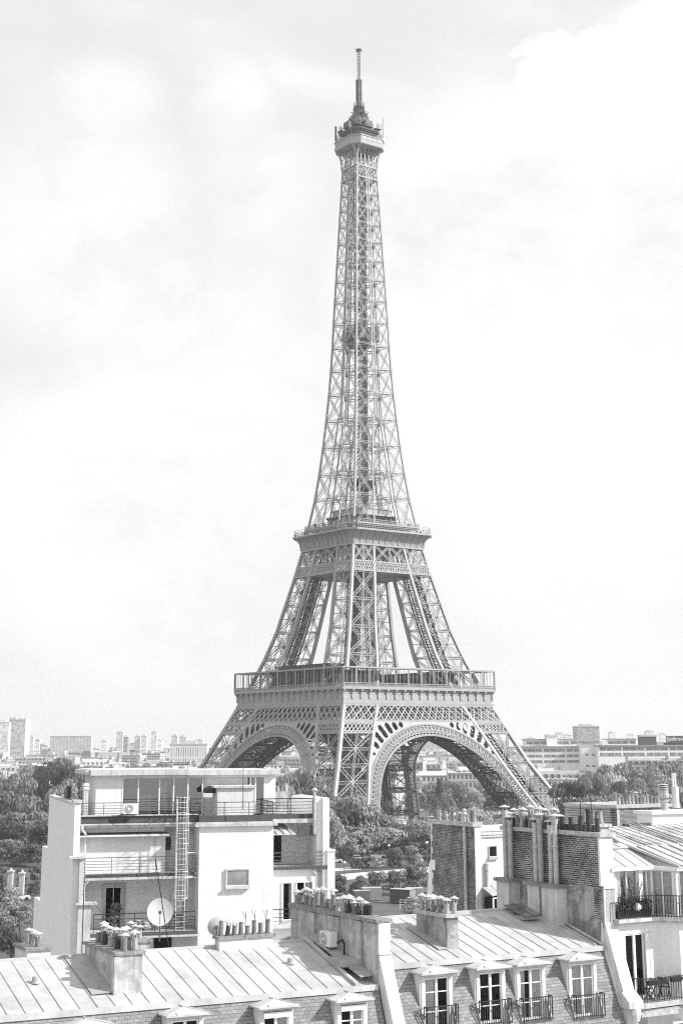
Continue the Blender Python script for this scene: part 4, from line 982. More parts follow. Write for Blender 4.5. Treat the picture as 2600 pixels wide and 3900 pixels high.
# caged ladder
l = MB()
for u in (5.45, 5.95): l.beam((u, .02, 26.9), (u, .02, 34.3), .03)
z = 27.1
while z < 34.2: l.beam((5.45, .02, z), (5.95, .02, z), .02); z += .28
for u, y in ((5.35, -.25), (5.5, -.62), (5.7, -.72), (5.9, -.62), (6.05, -.25)): l.beam((u, y, 28.95), (u, y, 34.45), .02)
for z in (28.95, 30.4, 31.9, 32.6, 33.5, 34.4):
    ps = [(5.45, .02, z), (5.35, -.25, z), (5.5, -.62, z), (5.7, -.72, z), (5.9, -.62, z), (6.05, -.25, z), (5.95, .02, z)]; l.path(ps, .03)
for z in (31.35, 30.0): l.beam((5.95, .02, z), (6.72, .3, z), .04)
obj('ladder', l, PAINT, Hb)
# penthouse
b = MB(); b.box(.78, 6.5, 2.6, 10, 35.58, 35.9); b.box(6.5, 12.05, 2.75, 10, 35.55, 35.83); b.box(.55, 1.2, 3.0, 9.5, 35.62, 35.86); obj('penthouse_roof', b, CONC, Hb)
b = MB(); b.box(1.15, 2.68, 3.1, 9, 33.0, 35.58); b.box(7.45, 10.2, 3.3, 9, 33.0, 35.55); b.box(11.2, 11.85, 3.1, 9, 33.0, 35.55); b.box(2.68, 11.2, 5.5, 9, 33, 35.55); b.box(2.68, 11.2, 3.1, 3.25, 35.4, 35.56); b.box(2.68, 7.45, 3.1, 3.25, 33, 33.3)
obj('penthouse_wall', b, WHITE, Hb)
f = MB()
for u in (2.7, 3.62, 4.86, 5.7, 6.55, 7.42, 10.3, 10.62, 11.17): f.box(u - .04, u + .04, 3.08, 3.2, 33.3, 35.42)
pf_ = obj('penthouse_window', f, PAINT, Hb)
for a, c in ((2.74, 3.58), (3.66, 4.82), (4.9, 5.66), (5.74, 6.51), (6.59, 7.38), (10.34, 10.58), (10.66, 11.13)):
    g = MB(); g.poly((a, 3.15, 33.3), (c, 3.15, 33.3), (c, 3.15, 35.42), (a, 3.15, 35.42)); obj('pane', g, PANE_B, pf_)
b = MB(); b.poly((2.6, 4.6, 33), (11.2, 4.6, 33), (11.2, 4.6, 35.5), (2.6, 4.6, 35.5)); obj('interior', b, mat('interior_grey', .30, var=.5, scale=.8), pf_)
b = MB(); b.box(3.7, 4.5, 3.9, 4.3, 33.3, 34.4); b.box(5.0, 5.4, 3.7, 4.5, 33.3, 35.2); obj('furniture', b, CURT, pf_)
b = MB(); b.box(7.95, 10.1, 1.1, 2.7, 33.0, 34.85); obj('stair_cabin', b, WHITE_S, Hb); b = MB(); b.box(7.7, 10.22, .95, 2.85, 34.85, 34.97); obj('stair_cabin_roof', b, CONC, Hb)
b = MB(); b.lathe((7.75, 2.1, 34.55), ((.45, 0), (.5, .2), (.3, .35), (.05, .4)), 8); obj('dark_creeper', b, LEAFM, Hb)
# right wing
b = MB(); b.box(11.03, 15.2, 2.6, 14, 0, 30.25); b.box(11.03, 14.25, 4.6, 14, 30.25, 32.75); obj('wing_wall', b, WHITE, Hb)
b = MB(); b.box(11.03, 15.3, 2.4, 5, 30.1, 30.27); obj('balcony_slab', b, CONC, Hb); b = MB(); b.box(11.03, 14.85, 2.33, 2.42, 30.12, 30.3); obj('tar_upstand', b, TAR, Hb)
r = MB(); hbars(r, [(11.05, 2.5), (14.8, 2.5)], (30.45, 30.65, 30.85, 31.07), 1.5, .035, 30.27); obj('balcony_railing', r, RAILG, Hb)
b = MB(); b.box(14.25, 14.6, 2.6, 9, 28, 34.12); b.box(14.6, 15.0, 2.4, 9, 28, 34.17); b.box(14.85, 15.3, 2.3, 9, 0, 31.1); b.box(14.8, 15.35, 2.25, 9, 31.1, 31.18); obj('end_wall', b, WHITE, Hb)
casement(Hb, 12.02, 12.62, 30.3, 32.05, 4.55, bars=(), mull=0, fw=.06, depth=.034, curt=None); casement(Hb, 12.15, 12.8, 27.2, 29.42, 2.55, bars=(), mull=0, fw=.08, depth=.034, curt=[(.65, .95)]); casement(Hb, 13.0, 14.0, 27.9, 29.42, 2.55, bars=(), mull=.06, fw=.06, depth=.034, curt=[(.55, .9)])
b = MB(); b.prism([(11.2, 1.9, 32.1), (12.9, 2.2, 32.1), (12.3, 4, 32.7), (11.2, 4, 32.7)], (0, 0, .05))
for u in (11.5, 12.0, 12.5): b.beam((u + .2, 1.95, 32.18), (u - .1, 4, 32.77), .05)
obj('zinc_awning', b, ZINC, Hb)
b = MB(); b.box(13.1, 14.05, 2.55, 2.7, 32.0, 32.6); obj('recess_shade', b, TAR, Hb)  # solid dark box: shade of a recess put into its colour
b = MB(); b.cyl((14.1, 2.5, 32.1), (14.1, 2.5, 34.6), .09); b.lathe((14.1, 2.5, 34.55), ((.13, 0), (.18, .05), (.18, .12), (.05, .2)), 10); b.cyl((14.2, 2.4, 27.3), (14.2, 2.4, 29.8), .06); b.cyl((14.2, 2.4, 29.8), (13.9, 2.5, 30.1), .06); obj('downpipe', b, PIPE, Hb)
r = MB(); hbars(r, [(11.05, 2.0), (12.7, 2.0)], (27.3, 27.5, 27.7, 27.95), .8, .035, 27.1); obj('balcony_railing', r, STEEL, Hb)
b = MB(); b.box(11.03, 13.9, 1.9, 2.6, 26.9, 27.1); obj('balcony_slab', b, CONC, Hb)
b = MB(); b.box(12.3, 14.4, 10, 10.8, 33, 34.35); chm = obj('chimney', b, PLASTER, Hb)
rp = random.Random(21)
for j in range(16): pot(chm, ('clay', 'tall', 'tallpale', 'tall', 'pale')[rp.randrange(5)], 12.4 + j * .125, 10.2 + .3 * (j % 2), 34.35, .95)
b = MB(); b.box(-.3, .1, 6, 7.6, 34.0, 34.2); chm = obj('chimney', b, PLASTER, Hb)
for j, kd in enumerate(('tallsoot', 'tall', 'tallsoot', 'tall', 'clayc', 'clayc')): pot(chm, kd, -.12, 6.1 + j * .28, 34.2, 1)
for j in range(3):
    b = MB(); b.cyl((.25 + .12 * j, 1.0 + .3 * j, 33.4), (.25 + .12 * j, 1.0 + .3 * j, 34.85), .07); b.lathe((.25 + .12 * j, 1.0 + .3 * j, 34.8), ((.1, 0), (.13, .1), (.09, .2), (.14, .25), (.04, .4)), 10); obj('flue_pipe', b, PIPE, Hb)

# things on and in front of the white block
def local_empty(fr, name, u, y, z, turn=0, **k):
    p = fr.o + fr.u * u - fr.n * y; return empty(name, (p.x, p.y, z), fr.a + radians(turn), **k)
def ac_unit(fr, u, y, z, turn, label, s=1.0):
    e = local_empty(fr, 'air_conditioner', u, y, z, turn, label=label, cat='air conditioner', group='outdoor air conditioner units')
    e.scale = (s, s, s)
    b = MB(); b.box(-.42, .42, -.15, .17, .06, .62); obj('casing', b, PAINT, e)
    b = MB(); b.cyl((-.1, -.15, .34), (-.1, -.165, .34), .24, None, 22); obj('fan_opening', b, mat('fan_grey', .3, var=.2), e)
    b = MB()
    for r in (.09, .14, .19, .235):
        n = 22; ps = [(-.1 + r * cos(2 * pi * k / n), -.172, .34 + r * sin(2 * pi * k / n)) for k in range(n + 1)]; b.path(ps, .012)
    b.cyl((-.1, -.166, .34), (-.1, -.18, .34), .07, None, 12); obj('fan_grille', b, PAINT, e)
    b = MB()
    for x in (-.32, .32): b.box(x - .03, x + .03, -.17, .17, 0, .06)
    obj('foot_bar', b, RAILG, e)
    return e
ac_unit(FR_H, 2.78, .1, 33.46, 0, 'white air conditioner unit on the terrace edge of the white block')
b = MB(); b.path([(2.5, .3, 33.55), (2.2, .1, 33.45), (1.98, .1, 33.25), (1.95, .15, 33.05)], .05); o = obj('black_hose', b, BLACKP); o.location = FR_H.o; o.rotation_euler = (0, 0, FR_H.a); tag(o, 'black hose hanging from the air conditioner on the white terrace', 'hose')
ac_unit(FR_R, -.98, 3.25, 29.38, -90, 'air conditioner unit bracketed on the stained party wall', 1.0)
b = MB(); b.path([(-.85, 2.75, 29.6), (-.8, 2.45, 29.75), (-.8, 2.3, 29.6), (-.78, 2.35, 28.85), (-.95, 2.6, 28.8), (-1.0, 3.3, 28.9)], .06); o = obj('black_hose', b, BLACKP); o.location = FR_R.o; o.rotation_euler = (0, 0, FR_R.a); tag(o, 'thick black hose below the air conditioner on the party wall', 'hose')
def dish(p, r, look, label, m, mast=1.0):
    e = empty('satellite_dish', p, 0, label=label, cat='satellite dish', group='satellite dishes')
    b = MB(); n = 26; look = Vector(look).normalized(); a = look.cross(Vector((0, 0, 1))).normalized(); c = a.cross(look)
    rings = [(0.02, 0), (.35, .02), (.7, .09), (1.0, .2)]; i0 = 0
    for rr, dd in rings:
        for k in range(n): th = 2 * pi * k / n; b.v.append(tuple(a * (r * rr * cos(th)) + c * (r * rr * 1.05 * sin(th)) + look * (dd * r)))
    for m_ in range(3):
        for k in range(n): j = (k + 1) % n; b.f.append((m_ * n + k, m_ * n + j, (m_ + 1) * n + j, (m_ + 1) * n + k))
    obj('reflector', b, m, e, smooth=True)
    b = MB(); b.beam(Vector((0, 0, -mast)) - look * .1, -look * .1, .06); b.beam(-look * .1, look * .02, .12)
    b.beam(c * (-r * .95) + look * .2, look * (r * 1.1) - c * .2 * r, .03); b.beam(look * (r * 1.1) - c * .2 * r, look * (r * .95) - c * .15 * r, .09); obj('arm', b, RAILG, e)
    return e
dp = at(1012.7 * 0 + 610, 3475, 77.0); dish(tuple(dp), .62, (.12, -1, .32), 'large white satellite dish standing before the balcony of the white block', mat('dish_white', .6, rough=.5, var=.03), 1.3)
dp = at(824, 3530, 70.5); dish(tuple(dp), .38, (-.25, 1, .2), 'small mesh satellite dish seen from behind beside the chimney', mat('dish_grey', .55, rough=.6, var=.06), .6)
def yagi(base, h, boom, n, el, label, lean=(0, 0), bl=1.2, vertical=False):
    e = empty('television_antenna', base, 0, label=label, cat='antenna', group='television antennas')
    top = Vector((lean[0], lean[1], h)); b = MB(); b.beam((0, 0, 0), top, .035); obj('mast', b, STEEL, e)
    b = MB(); d = Vector(boom).normalized(); s = d.cross(Vector((0, 0, 1))).normalized() if not vertical else Vector((1, 0, 0))
    b.beam(top - d * bl * .5, top + d * bl * .5, .022)
    for k in range(n): p = top + d * (bl * (-.5 + k / (n - 1))); L = el * (1 - .5 * k / n); b.beam(p - s * L / 2, p + s * L / 2, .012)
    obj('boom', b, RAILG, e); return e
p0 = at(645, 3620, 66.0); pt = at(592, 3270, 66.0); yagi(tuple(p0), pt.z - p0.z, (-.05, 0, 1), 14, .3, 'leaning television antenna with long upright boom beside the large dish', (pt.x - p0.x, 0), 1.6, True)
p0 = at(925, 3062, 93.0); pt = at(925, 2990, 93.0); e = yagi(tuple(at(925, 3080, 90)), at(925, 2890, 90).z - at(925, 3080, 90).z, (1, 0, .02), 6, .3, 'thin television antenna rising from the stair cabin of the white block', (0, 0), 1.0)
p0 = at(312, 3640, 66.0); pt = at(312, 3340, 66.0); yagi(tuple(p0), pt.z - p0.z, (0, 0, 1), 9, .18, 'thin antenna mast in front of the stepped wall, left of the balconies', (0, 0), 1.4, True)
p0 = at(392, 3560, 66); pt = at(366, 3470, 66); yagi(tuple(at(400, 3560, 64)), .8, (-.7, 0, .75), 9, .16, 'short slanting television antenna above the small left chimney', (-.1, 0), 1.3)
p0 = at(2251, 3120, 73); pt = at(2251, 3036, 73); yagi(tuple(p0), pt.z - p0.z, (-1, .3, .28), 16, .3, 'long television antenna on a mast behind the brick chimney wall', (0, 0), 1.7)
p0 = at(2210, 3130, 74); yagi(tuple(p0), .9, (-1, .3, .3), 10, .3, 'second shorter antenna mast left of the long one behind the brick wall', (0, 0), .9)
# potted plants and balcony clutter
def leafball(mb, c, r, n, size, rg, up=.3):
    for _ in range(n):
        v = Vector((rg.gauss(0, 1), rg.gauss(0, 1), rg.gauss(0, 1))).normalized() * r * rg.uniform(.35, 1.0) ** .6
        p = Vector(c) + v; d = (v.normalized() + Vector((rg.uniform(-.7, .7), rg.uniform(-.7, .7), rg.uniform(-.3, .9)))).normalized()
        a = d.cross(Vector((rg.uniform(-1, 1), rg.uniform(-1, 1), .2))).normalized(); b_ = a.cross(d); s = size * rg.uniform(.6, 1.4)
        mb.poly(p - a * s * .5 - b_ * s * .3, p + a * s * .5 - b_ * s * .3, p + a * s * .4 + b_ * s * .5, p - a * s * .4 + b_ * s * .5)
rg = random.Random(4)
def potted(fr, u, y, z, h, r, label, m=LEAFP, n=120):
    e = local_empty(fr, 'potted_plant', u, y, z, 0, label=label, cat='plant')
    b = MB(); b.lathe((0, 0, 0), ((.14, 0), (.19, .32), (.17, .33), (.16, .28)), 12); obj('plant_pot', b, POT, e)
    b = MB(); b.beam((0, 0, .3), (.02, 0, h), .03)
    for zz in (.45, .65, .85, 1.0): leafball(b, (rg.uniform(-.1, .1), rg.uniform(-.1, .1), h * zz), r * (1.1 - .3 * abs(zz - .7)), n // 4, .16, rg)
    obj('foliage', b, m, e); return e
potted(FR_H, 2.25, 1.6, 27.2, 1.25, .34, 'leafy potted plant in front of the dark balcony door of the white block')
potted(FR_H, 11.45, 3.2, 30.27, .8, .22, 'small dark potted plant behind the right hand balcony railing', LEAFM, 60)
e = local_empty(FR_H, 'balcony_table', 5.6, .9, 27.2, 10, label='dark folding table on the low balcony beside the stair tower', cat='table')
b = MB(); b.box(-.4, .4, -.3, .3, .68, .72); obj('table_top', b, STEEL, e)
for sx in (-1, 1):
    b = MB(); b.beam((sx * .35, -.28, 0), (sx * .3, .28, .68), .03); b.beam((sx * .35, .28, 0), (sx * .3, -.28, .68), .03); obj('leg', b, STEEL, e)
b = MB(); i0 = 0; b.box(-.35, .35, -.02, .02, 0, 1.25); o = obj('leaning_frame', MB() if False else b, PAINT); p = FR_H.o + FR_H.u * 5.75 - FR_H.n * 1.9; o.location = (p.x, p.y, 27.9); o.rotation_euler = (-.15, .12, FR_H.a); tag(o, 'white panel leaning against the tiled balcony wall near the ladder', 'panel')
b = MB()
for k in range(9): leafball(b, (.15 * k, 0, .18 + .08 * sin(k)), .22, 12, .3, rg)
o = obj('cloth_pile', b, TARP); p = FR_H.o + FR_H.u * 3.4 - FR_H.n * .8; o.location = (p.x, p.y, 27.25); o.rotation_euler = (0, 0, FR_H.a); tag(o, 'pale covered heap behind the low balcony railing', 'cover')

# ------------------------------------------------------------------ brick chimney tower with the plaster house beside it
Gw = FR_G.root('chimney_wall', label='tall brick chimney wall with a drainpipe and white edges, left of the small barred window', cat='wall')
b = MB(); b.box(0, .30, 0.05, 4.5, 10, 32.6); obj('brick_face', b, BRICK_F, Gw)
b = MB(); b.box(.02, .45, -.02, .05, 10, 32.6); b.box(.3, .45, .05, 4.5, 10, 32.6)
for j in range(16): b.box(-.02, .1, 4.46 - .1 * (j % 2), 4.53, 26.9 + .36 * j, 27.26 + .36 * j)
b.prism([(-.02, 4.5, 30.6), (-.02, 4.5, 26), (-.02, 5.3, 26), (-.02, 5.15, 28), (-.02, 4.75, 30.3)], (.2, 0, 0)); b.box(-.04, .1, 4.1, 4.6, 29.9, 30.5); obj('white_edge', b, WHITE_S, Gw)
b = MB(); b.box(-.18, .62, -.1, 4.75, 32.6, 32.72); b.box(-.12, .55, -.05, 4.7, 32.72, 32.84); obj('cap_stone', b, CAPST2, Gw)
for j in range(12): pot(Gw, ('tallpale', 'tall', 'pale', 'tallpale', 'clay')[j % 5], .2 + .1 * (j % 2), .25 + j * .37, 32.84, .95)
b = MB(); b.cyl((-.09, .85, 20), (-.09, .85, 33.2), .1, None, 12); b.cyl((-.09, .85, 31.0), (-.09, .85, 31.1), .125, None, 12); b.cyl((-.09, .85, 28.3), (-.09, .85, 28.4), .125, None, 12); b.lathe((-.09, .85, 33.2), ((.12, 0), (.15, .1), (.1, .22), (.14, .3), (.03, .4)), 10); obj('drainpipe', b, PIPE, Gw)
Gh = FR_G.root('plaster_house', label='pale plaster house with one small barred window and a glazed lean-to, behind the flue pipes', cat='house')
b = MB(); b.box(.46, 5, .1, 4.2, 0, 32.3); wl = obj('wall', b, WHITE_S, Gh)
b = MB(); b.box(.44, 5.0, -.02, 4.2, 32.3, 32.42); b.box(.44, 2.2, .0, .1, 31.98, 32.05); b.box(.5, 5, .02, .1, 32.1, 32.3); obj('cornice', b, CONC, Gh)
casement(Gh, 1.05, 1.6, 30.85, 31.48, .05, bars=(), mull=0, fw=.03, depth=.0345)
b = MB(); b.box(.99, 1.66, -.05, .1, 30.72, 30.84); obj('window_sill', b, CAPST2, Gh)
b = MB()
for k in range(5): b.beam((1.08 + .12 * k, .02, 30.86), (1.08 + .12 * k, .02, 31.46), .015)
obj('window_bars', b, STEEL, Gh)
b = MB(); b.cyl((.82, -.02, 29.0), (.82, -.02, 30.1), .1, None, 12); b.lathe((.82, -.02, 30.1), ((.13, 0), (.13, .12), (.1, .14), (.1, .36), (.14, .38), (.05, .5)), 10); obj('vent_pipe', b, PIPE, Gh)
b = MB()
pr_ = [(.46, -.05, 29.15), (2.8, -.05, 29.5), (2.8, -.9, 29.1), (.46, -1.0, 28.78)]; b.prism(pr_, (0, 0, .04))
for k in range(5): t = k / 4; b.beam(Vector(pr_[0]).lerp(Vector(pr_[1]), t) + Vector((0, 0, .05)), Vector(pr_[3]).lerp(Vector(pr_[2]), t) + Vector((0, 0, .05)), .04)
obj('lean_to_roof', b, ZINC, Gh)
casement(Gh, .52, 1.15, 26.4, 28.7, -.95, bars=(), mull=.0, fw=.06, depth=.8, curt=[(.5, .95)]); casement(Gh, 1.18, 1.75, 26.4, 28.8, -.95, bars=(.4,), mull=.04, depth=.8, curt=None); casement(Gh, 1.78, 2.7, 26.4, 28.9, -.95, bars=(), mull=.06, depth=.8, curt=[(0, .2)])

# ------------------------------------------------------------------ white house with balconies at the right edge
Fh = FR_R.root('corner_house', label='white corner house with two railed balconies and a glazed bay at the right edge', cat='house')
B0, B1, BW = (13.36, 0.0), (13.95, -.8), -.8
def wallpoly(mb, pts, z0, z1):
    for p, q in zip(pts, pts[1:]): mb.poly((*p, z0), (*q, z0), (*q, z1), (*p, z1))
# wall with its door opening left out
b = MB(); wallpoly(b, [(11.1, 0), (11.6, 0)], 22, 30.0); wallpoly(b, [(12.66, 0), B0, B1, (19, BW)], 22, 30.0); wallpoly(b, [(11.6, 0), (12.66, 0)], 29.42, 30.0); wallpoly(b, [(11.6, 0), (12.66, 0)], 26.2, 26.84)
wallpoly(b, [(11.1, 0), (13.1, 0)], 22, 23.0); b.poly((11.1, 0, 22), (11.1, 6, 22), (11.1, 6, 33), (11.1, 0, 33))
obj('wall', b, WHITE, Fh)
casement(Fh, 11.6, 12.66, 26.86, 29.42, .06, bars=(), mull=.12, fw=.06, depth=.7, curt=None)
b = MB(); b.box(12.68, 13.05, -.08, -.02, 26.95, 29.4)
for j in range(18): b.box(12.88, 13.03, -.1, -.08, 27.9 + .08 * j, 27.94 + .08 * j)
obj('shutter', b, PAINT, Fh)
b = MB(); b.prism([(11.0, -1.15, 26.62), (13.5, -1.05, 26.62), (14.0, -1.2, 26.62), (14.0, -.75, 26.62), (13.4, 0, 26.62), (11.0, 0, 26.62)], (0, 0, .2)); b.prism([(11.0, -1.0, 26.45), (19, -1.0, 26.45), (19, -.75, 26.45), (13.5, 0, 26.45), (11.0, 0, 26.45)], (0, 0, .12)); b.box(11.4, 13.4, -1.1, -.95, 26.3, 26.45); obj('balcony_slab', b, CAPST2, Fh)
r = MB(); vbars(r, [(11.45, -.2), (11.5, -1.05), (13.92, -1.05)], 26.84, 27.76, .13, .022, .035); obj('balcony_railing', r, STEEL, Fh)
b = MB(); b.prism([(11.05, -.35, 29.92), (13.3, -.35, 29.92), (13.85, -1.2, 29.92), (19, -1.2, 29.92), (19, 1.5, 29.92), (11.05, 1.5, 29.92)], (0, 0, .14)); b.prism([(11.05, -.22, 29.82), (13.33, -.22, 29.82), (13.9, -1.03, 29.82), (19, -1.03, 29.82), (19, 0, 29.82), (11.05, 0, 29.82)], (0, 0, .1)); obj('balcony_slab', b, CONC, Fh)
r = MB(); vbars(r, [(11.12, -.25), (13.22, -.25), (13.75, -1.1), (19, -1.1)], 30.06, 30.95, .125, .022, .035); obj('balcony_railing', r, STEEL, Fh)
# upper storey: recessed door, then the glazed bay
b = MB(); wallpoly(b, [(11.12, .2), (11.42, .2)], 30.06, 32.05); wallpoly(b, [(11.42, .2), (12.66, .2)], 31.98, 32.06); b.poly((11.12, .2, 30), (11.12, 5, 30), (11.12, 5, 32.3), (11.12, .2, 32.0)); obj('upper_wall', b, WHITE, Fh)
casement(Fh, 11.42, 12.62, 30.08, 31.98, .24, bars=(), mull=.05, fw=.04, depth=1.3, curt=[(.0, .28)])
def bay_window(p, q, curt=True):
    p = Vector((*p, 0)); q = Vector((*q, 0)); d = (q - p); L = d.length; e = empty('bay_window', tuple(p), atan2(d.y, d.x)); e.parent = Fh
    f = MB(); f.box(0, .07, -.04, .05, 30.06, 32.0); f.box(L - .07, L, -.04, .05, 30.06, 32.0); f.box(.07, L - .07, -.04, .05, 31.9, 32.0); f.box(.07, L - .07, -.04, .05, 30.06, 30.14)
    f.box(L / 2 - .03, L / 2 + .03, -.03, .04, 30.14, 31.9); obj('frame', f, PAINT, e)
    g = MB(); g.poly((.07, .03, 30.1), (L - .07, .03, 30.1), (L - .07, .03, 31.95), (.07, .03, 31.95)); obj('pane', g, PANE, e)
    c = MB(); curtain(c, .07, L - .07, .14, 30.1, 31.9, waves=int(L * 8)); obj('curtain', c, CURT, e)
    r_ = MB(); r_.poly((0, .4, 30.06), (L, .4, 30.06), (L, .4, 32), (0, .4, 32)); obj('room', r_, ROOM, e)
b = MB(); b.box(12.62, 12.82, .1, .3, 30.06, 32.05); obj('post', b, PAINT, Fh)
bay_window((12.82, .2), (13.4, .2)); bay_window((13.4, .2), (13.95, -.6)); bay_window((14.1, -.72), (15.3, -.72)); bay_window((15.3, -.72), (16.6, -.72))
b = MB(); b.box(13.93, 14.12, -.78, -.6, 30.06, 32.0); obj('post', b, PAINT, Fh)
b = MB(); b.cyl((14.3, -.95, 30.95), (14.3, -.95, 31.95), .05); b.cyl((14.3, -.95, 30.95), (14.42, -1.0, 30.8), .06); b.cyl((14.42, -1.0, 29.9), (14.42, -1.0, 30.8), .06); obj('downpipe', b, PAINT, Fh)
b = MB(); b.beam((11.0, .0, 32.06), (13.4, .0, 32.06), .14); b.beam((13.4, .0, 32.06), (13.9, -.85, 32.02), .14); b.beam((13.9, -.85, 32.02), (19, -.9, 32.02), .14); obj('gutter', b, PAINT, Fh)
b = MB(); sheet_roof(b, 11.15, 13.45, .0, 32.1, 1.6, 32.75, .62); sheet_roof(b, 11.15, 14.7, 1.6, 32.75, 5.2, 33.5, .62)
b.prism([(13.45, .0, 32.1), (14.6, 1.6, 32.75), (13.45, 1.6, 32.75)], (0, 0, -.05)); b.prism([(13.45, 1.6, 32.78), (19, 1.6, 32.78), (19, -.95, 32.06), (14.0, -.95, 32.06)], (0, 0, .04))
for k in range(9): b.beam((13.9 + .62 * k, 1.6, 32.85), (14.25 + .62 * k, -.95, 32.13), .06, .05)
b.beam((13.45, 1.6, 32.86), (14.0, -.95, 32.14), .09); b.beam((11.15, 1.6, 32.8), (19, 1.6, 32.84), .1, .06)
ro = obj('roof', b, ZINC, Fh)
b = MB(); sheet_roof(b, 14.7, 24, 1.6, 32.84, 5.2, 33.5, .5)
for k in range(3): b.beam((16.4 + .3 * k, 1.65, 32.9), (16.4 + .3 * k, 5.1, 33.58), .05, .06)
b.beam((13.5, 2.4, 33.0), (14.6, 4.9, 33.55), .1, .08); obj('patched_roof', b, PLASTER, ro)
b = MB(); b.prism([(13.5, -.0, 32.1), (13.5, 1.55, 32.74), (13.98, -.9, 32.1)], (.02, .0, 0)); obj('bay_gable', b, glass_mat('gable_glass', .3), ro)
b = MB(); b.box(11.2, 24, 5.2, 6.5, 30, 33.3); obj('rear_wall', b, WHITE_S, ro)
b = MB(); b.box(16.2, 17.8, 5.0, 5.2, 33.46, 33.6); obj('slot_shade', b, TAR, ro)  # raised dark strip; its colour stands for the shade in a slot
b = MB(); b.box(18.35, 24, 5.5, 6.6, 32.9, 33.95); cb_ = obj('chimney', b, WHITE, ro); b = MB(); b.box(18.2, 24.1, 5.35, 6.75, 33.95, 34.1); obj('cap_stone', b, PAINT, ro)
b = MB(); b.lathe((19.5, 5.9, 34.1), ((.17, 0), (.17, .38), (.22, .42), (.2, .5), (.13, .52), (.24, .6), (.22, .95), (.14, 1.0)), 14)
for k in range(5): b.lathe((19.5, 5.9, 34.95 + .08 * k), ((.14, 0), (.24, .02), (.24, .05), (.14, .07)), 14)
obj('cowl', b, CAPST2, ro)
b = MB(); b.cyl((20.25, 5.9, 34.2), (20.25, 5.9, 35.2), .17, None, 14); b.cyl((20.25, 5.9, 35.2), (20.25, 5.9, 35.85), .08, None, 10); b.cyl((20.12, 5.9, 35.2), (20.12, 5.9, 35.85), .05, None, 10); obj('flue_pipe', b, WHITE_S, ro)
b = MB(); b.lathe((11.9, 2.2, 32.86), ((.13, 0), (.12, .06), (.05, .12)), 10); obj('roof_vent', b, CAPST2, ro)
casement(Fh, 13.05, 13.35, 22, 26.0, .0, depth=.02) if False else None
b = MB(); b.box(13.3, 14.6, -.86, -.79, 24, 25.93); obj('lower_surround', b, PAINT, Fh); b = MB(); b.box(13.4, 13.95, -.9, -.85, 24, 25.85); b.box(14.02, 14.3, -.9, -.85, 24, 25.85); obj('lower_window', b, glass_mat('low_glass', .02), Fh)
b = MB(); b.cyl((11.3, -.9, 22), (11.3, -.9, 26.0), .09); obj('downpipe', b, CONC, Fh)
# balcony furniture and planters
def planter(fr, u, y, z, L, label, h=.18, wild=0):
    e = local_empty(fr, 'flower_box', u, y, z, 0, label=label, cat='planter')
    b = MB(); b.prism([(-L / 2, -.08, h), (L / 2, -.08, h), (L / 2 - .04, -.05, 0), (-L / 2 + .04, -.05, 0)], (0, .16, 0)); obj('trough', b, BLACKP, e)
    b = MB()
    for k in range(int(L * 22)): x = -L / 2 + rg.random() * L; b.beam((x, 0, h), (x + rg.uniform(-.06, .06), rg.uniform(-.05, .05), h + rg.uniform(.03, .12)), .012, None, None, False); leafball(b, (x, 0, h + .05), .06, 2, .05, rg)
    if wild:
        for k in range(wild): x = -L / 2 + rg.random() * L; leafball(b, (x, rg.uniform(-.12, .12), h + rg.random() * .4), .2, 16, .09, rg)
    obj('plants', b, LEAFM if wild else LEAFP, e); return e
planter(FR_R, 12.3, -1.12, 27.5, 1.05, 'long black flower box hung on the lower balcony railing')
planter(FR_R, 13.35, -1.12, 27.55, .62, 'short black flower box on the lower balcony railing beside the chairs')
planter(FR_R, 12.15, .0, 30.08, 1.9, 'trough overgrown with dark shrubs behind the upper balcony railing', .3, 34)
e = local_empty(FR_R, 'bare_shrub', 12.1, .05, 30.3, 0, label='tall bare twiggy shrub on the upper balcony before the dark door', cat='plant')
b = MB()
for k in range(34):
    x = rg.uniform(-.15, .15) ; x2 = x + rg.gauss(.28, .3); b.beam((x, 0, 0), (x2 * .5, rg.uniform(-.1, .1), .5), .02, None, None, False); b.beam((x2 * .5, rg.uniform(-.1, .1), .5), (x2, rg.uniform(-.2, .2), rg.uniform(.8, 1.45)), .013, None, None, False)
obj('stems', b, LEAFP, e)
b = MB(); b.lathe((0, 0, 0), ((.1, 0), (.24, .1), (.26, .25), (.15, .4), (.03, .45)), 12); o = obj('white_urn', b, CONC); o.scale = (.75, .75, .75); p = FR_R.o + FR_R.u * 12.25 + FR_R.n * .12; o.location = (p.x, p.y, 30.35); tag(o, 'rounded white pot among the shrubs on the upper balcony', 'pot')
def folding_chair(u, y, turn, label, folded=False):
    e = local_empty(FR_R, 'folding_chair', u, y, 26.84, turn, label=label, cat='chair', group='folding chairs on the lower balcony')
    b = MB()
    for x in (-.2, .2): b.beam((x, .22, 0), (x, -.2, .86), .03); 
    obj('back_frame', b, STEEL, e)
    for x in (-.18, .18):
        b = MB(); b.beam((x, -.22, 0), (x, .2, .46), .03); obj('leg', b, STEEL, e)
    b = MB()
    for k in range(5): b.box(-.2, .2, -.16 + .08 * k, -.11 + .08 * k, .44, .46)
    obj('seat', b, STEEL, e)
    b = MB(); b.box(-.2, .2, -.2, -.17, .6, .86); obj('backrest', b, STEEL, e)
folding_chair(12.25, -.55, 70, 'dark folding chair on the lower balcony nearer the door'); folding_chair(13.2, -.5, -60, 'dark folding chair near the right end of the lower balcony')
e = local_empty(FR_R, 'balcony_table', 12.75, -.55, 26.84, 0, label='small round folding table on the lower balcony between two chairs', cat='table'); b = MB(); b.cyl((0, 0, .66), (0, 0, .69), .3, None, 16); obj('table_top', b, CAPST2, e)
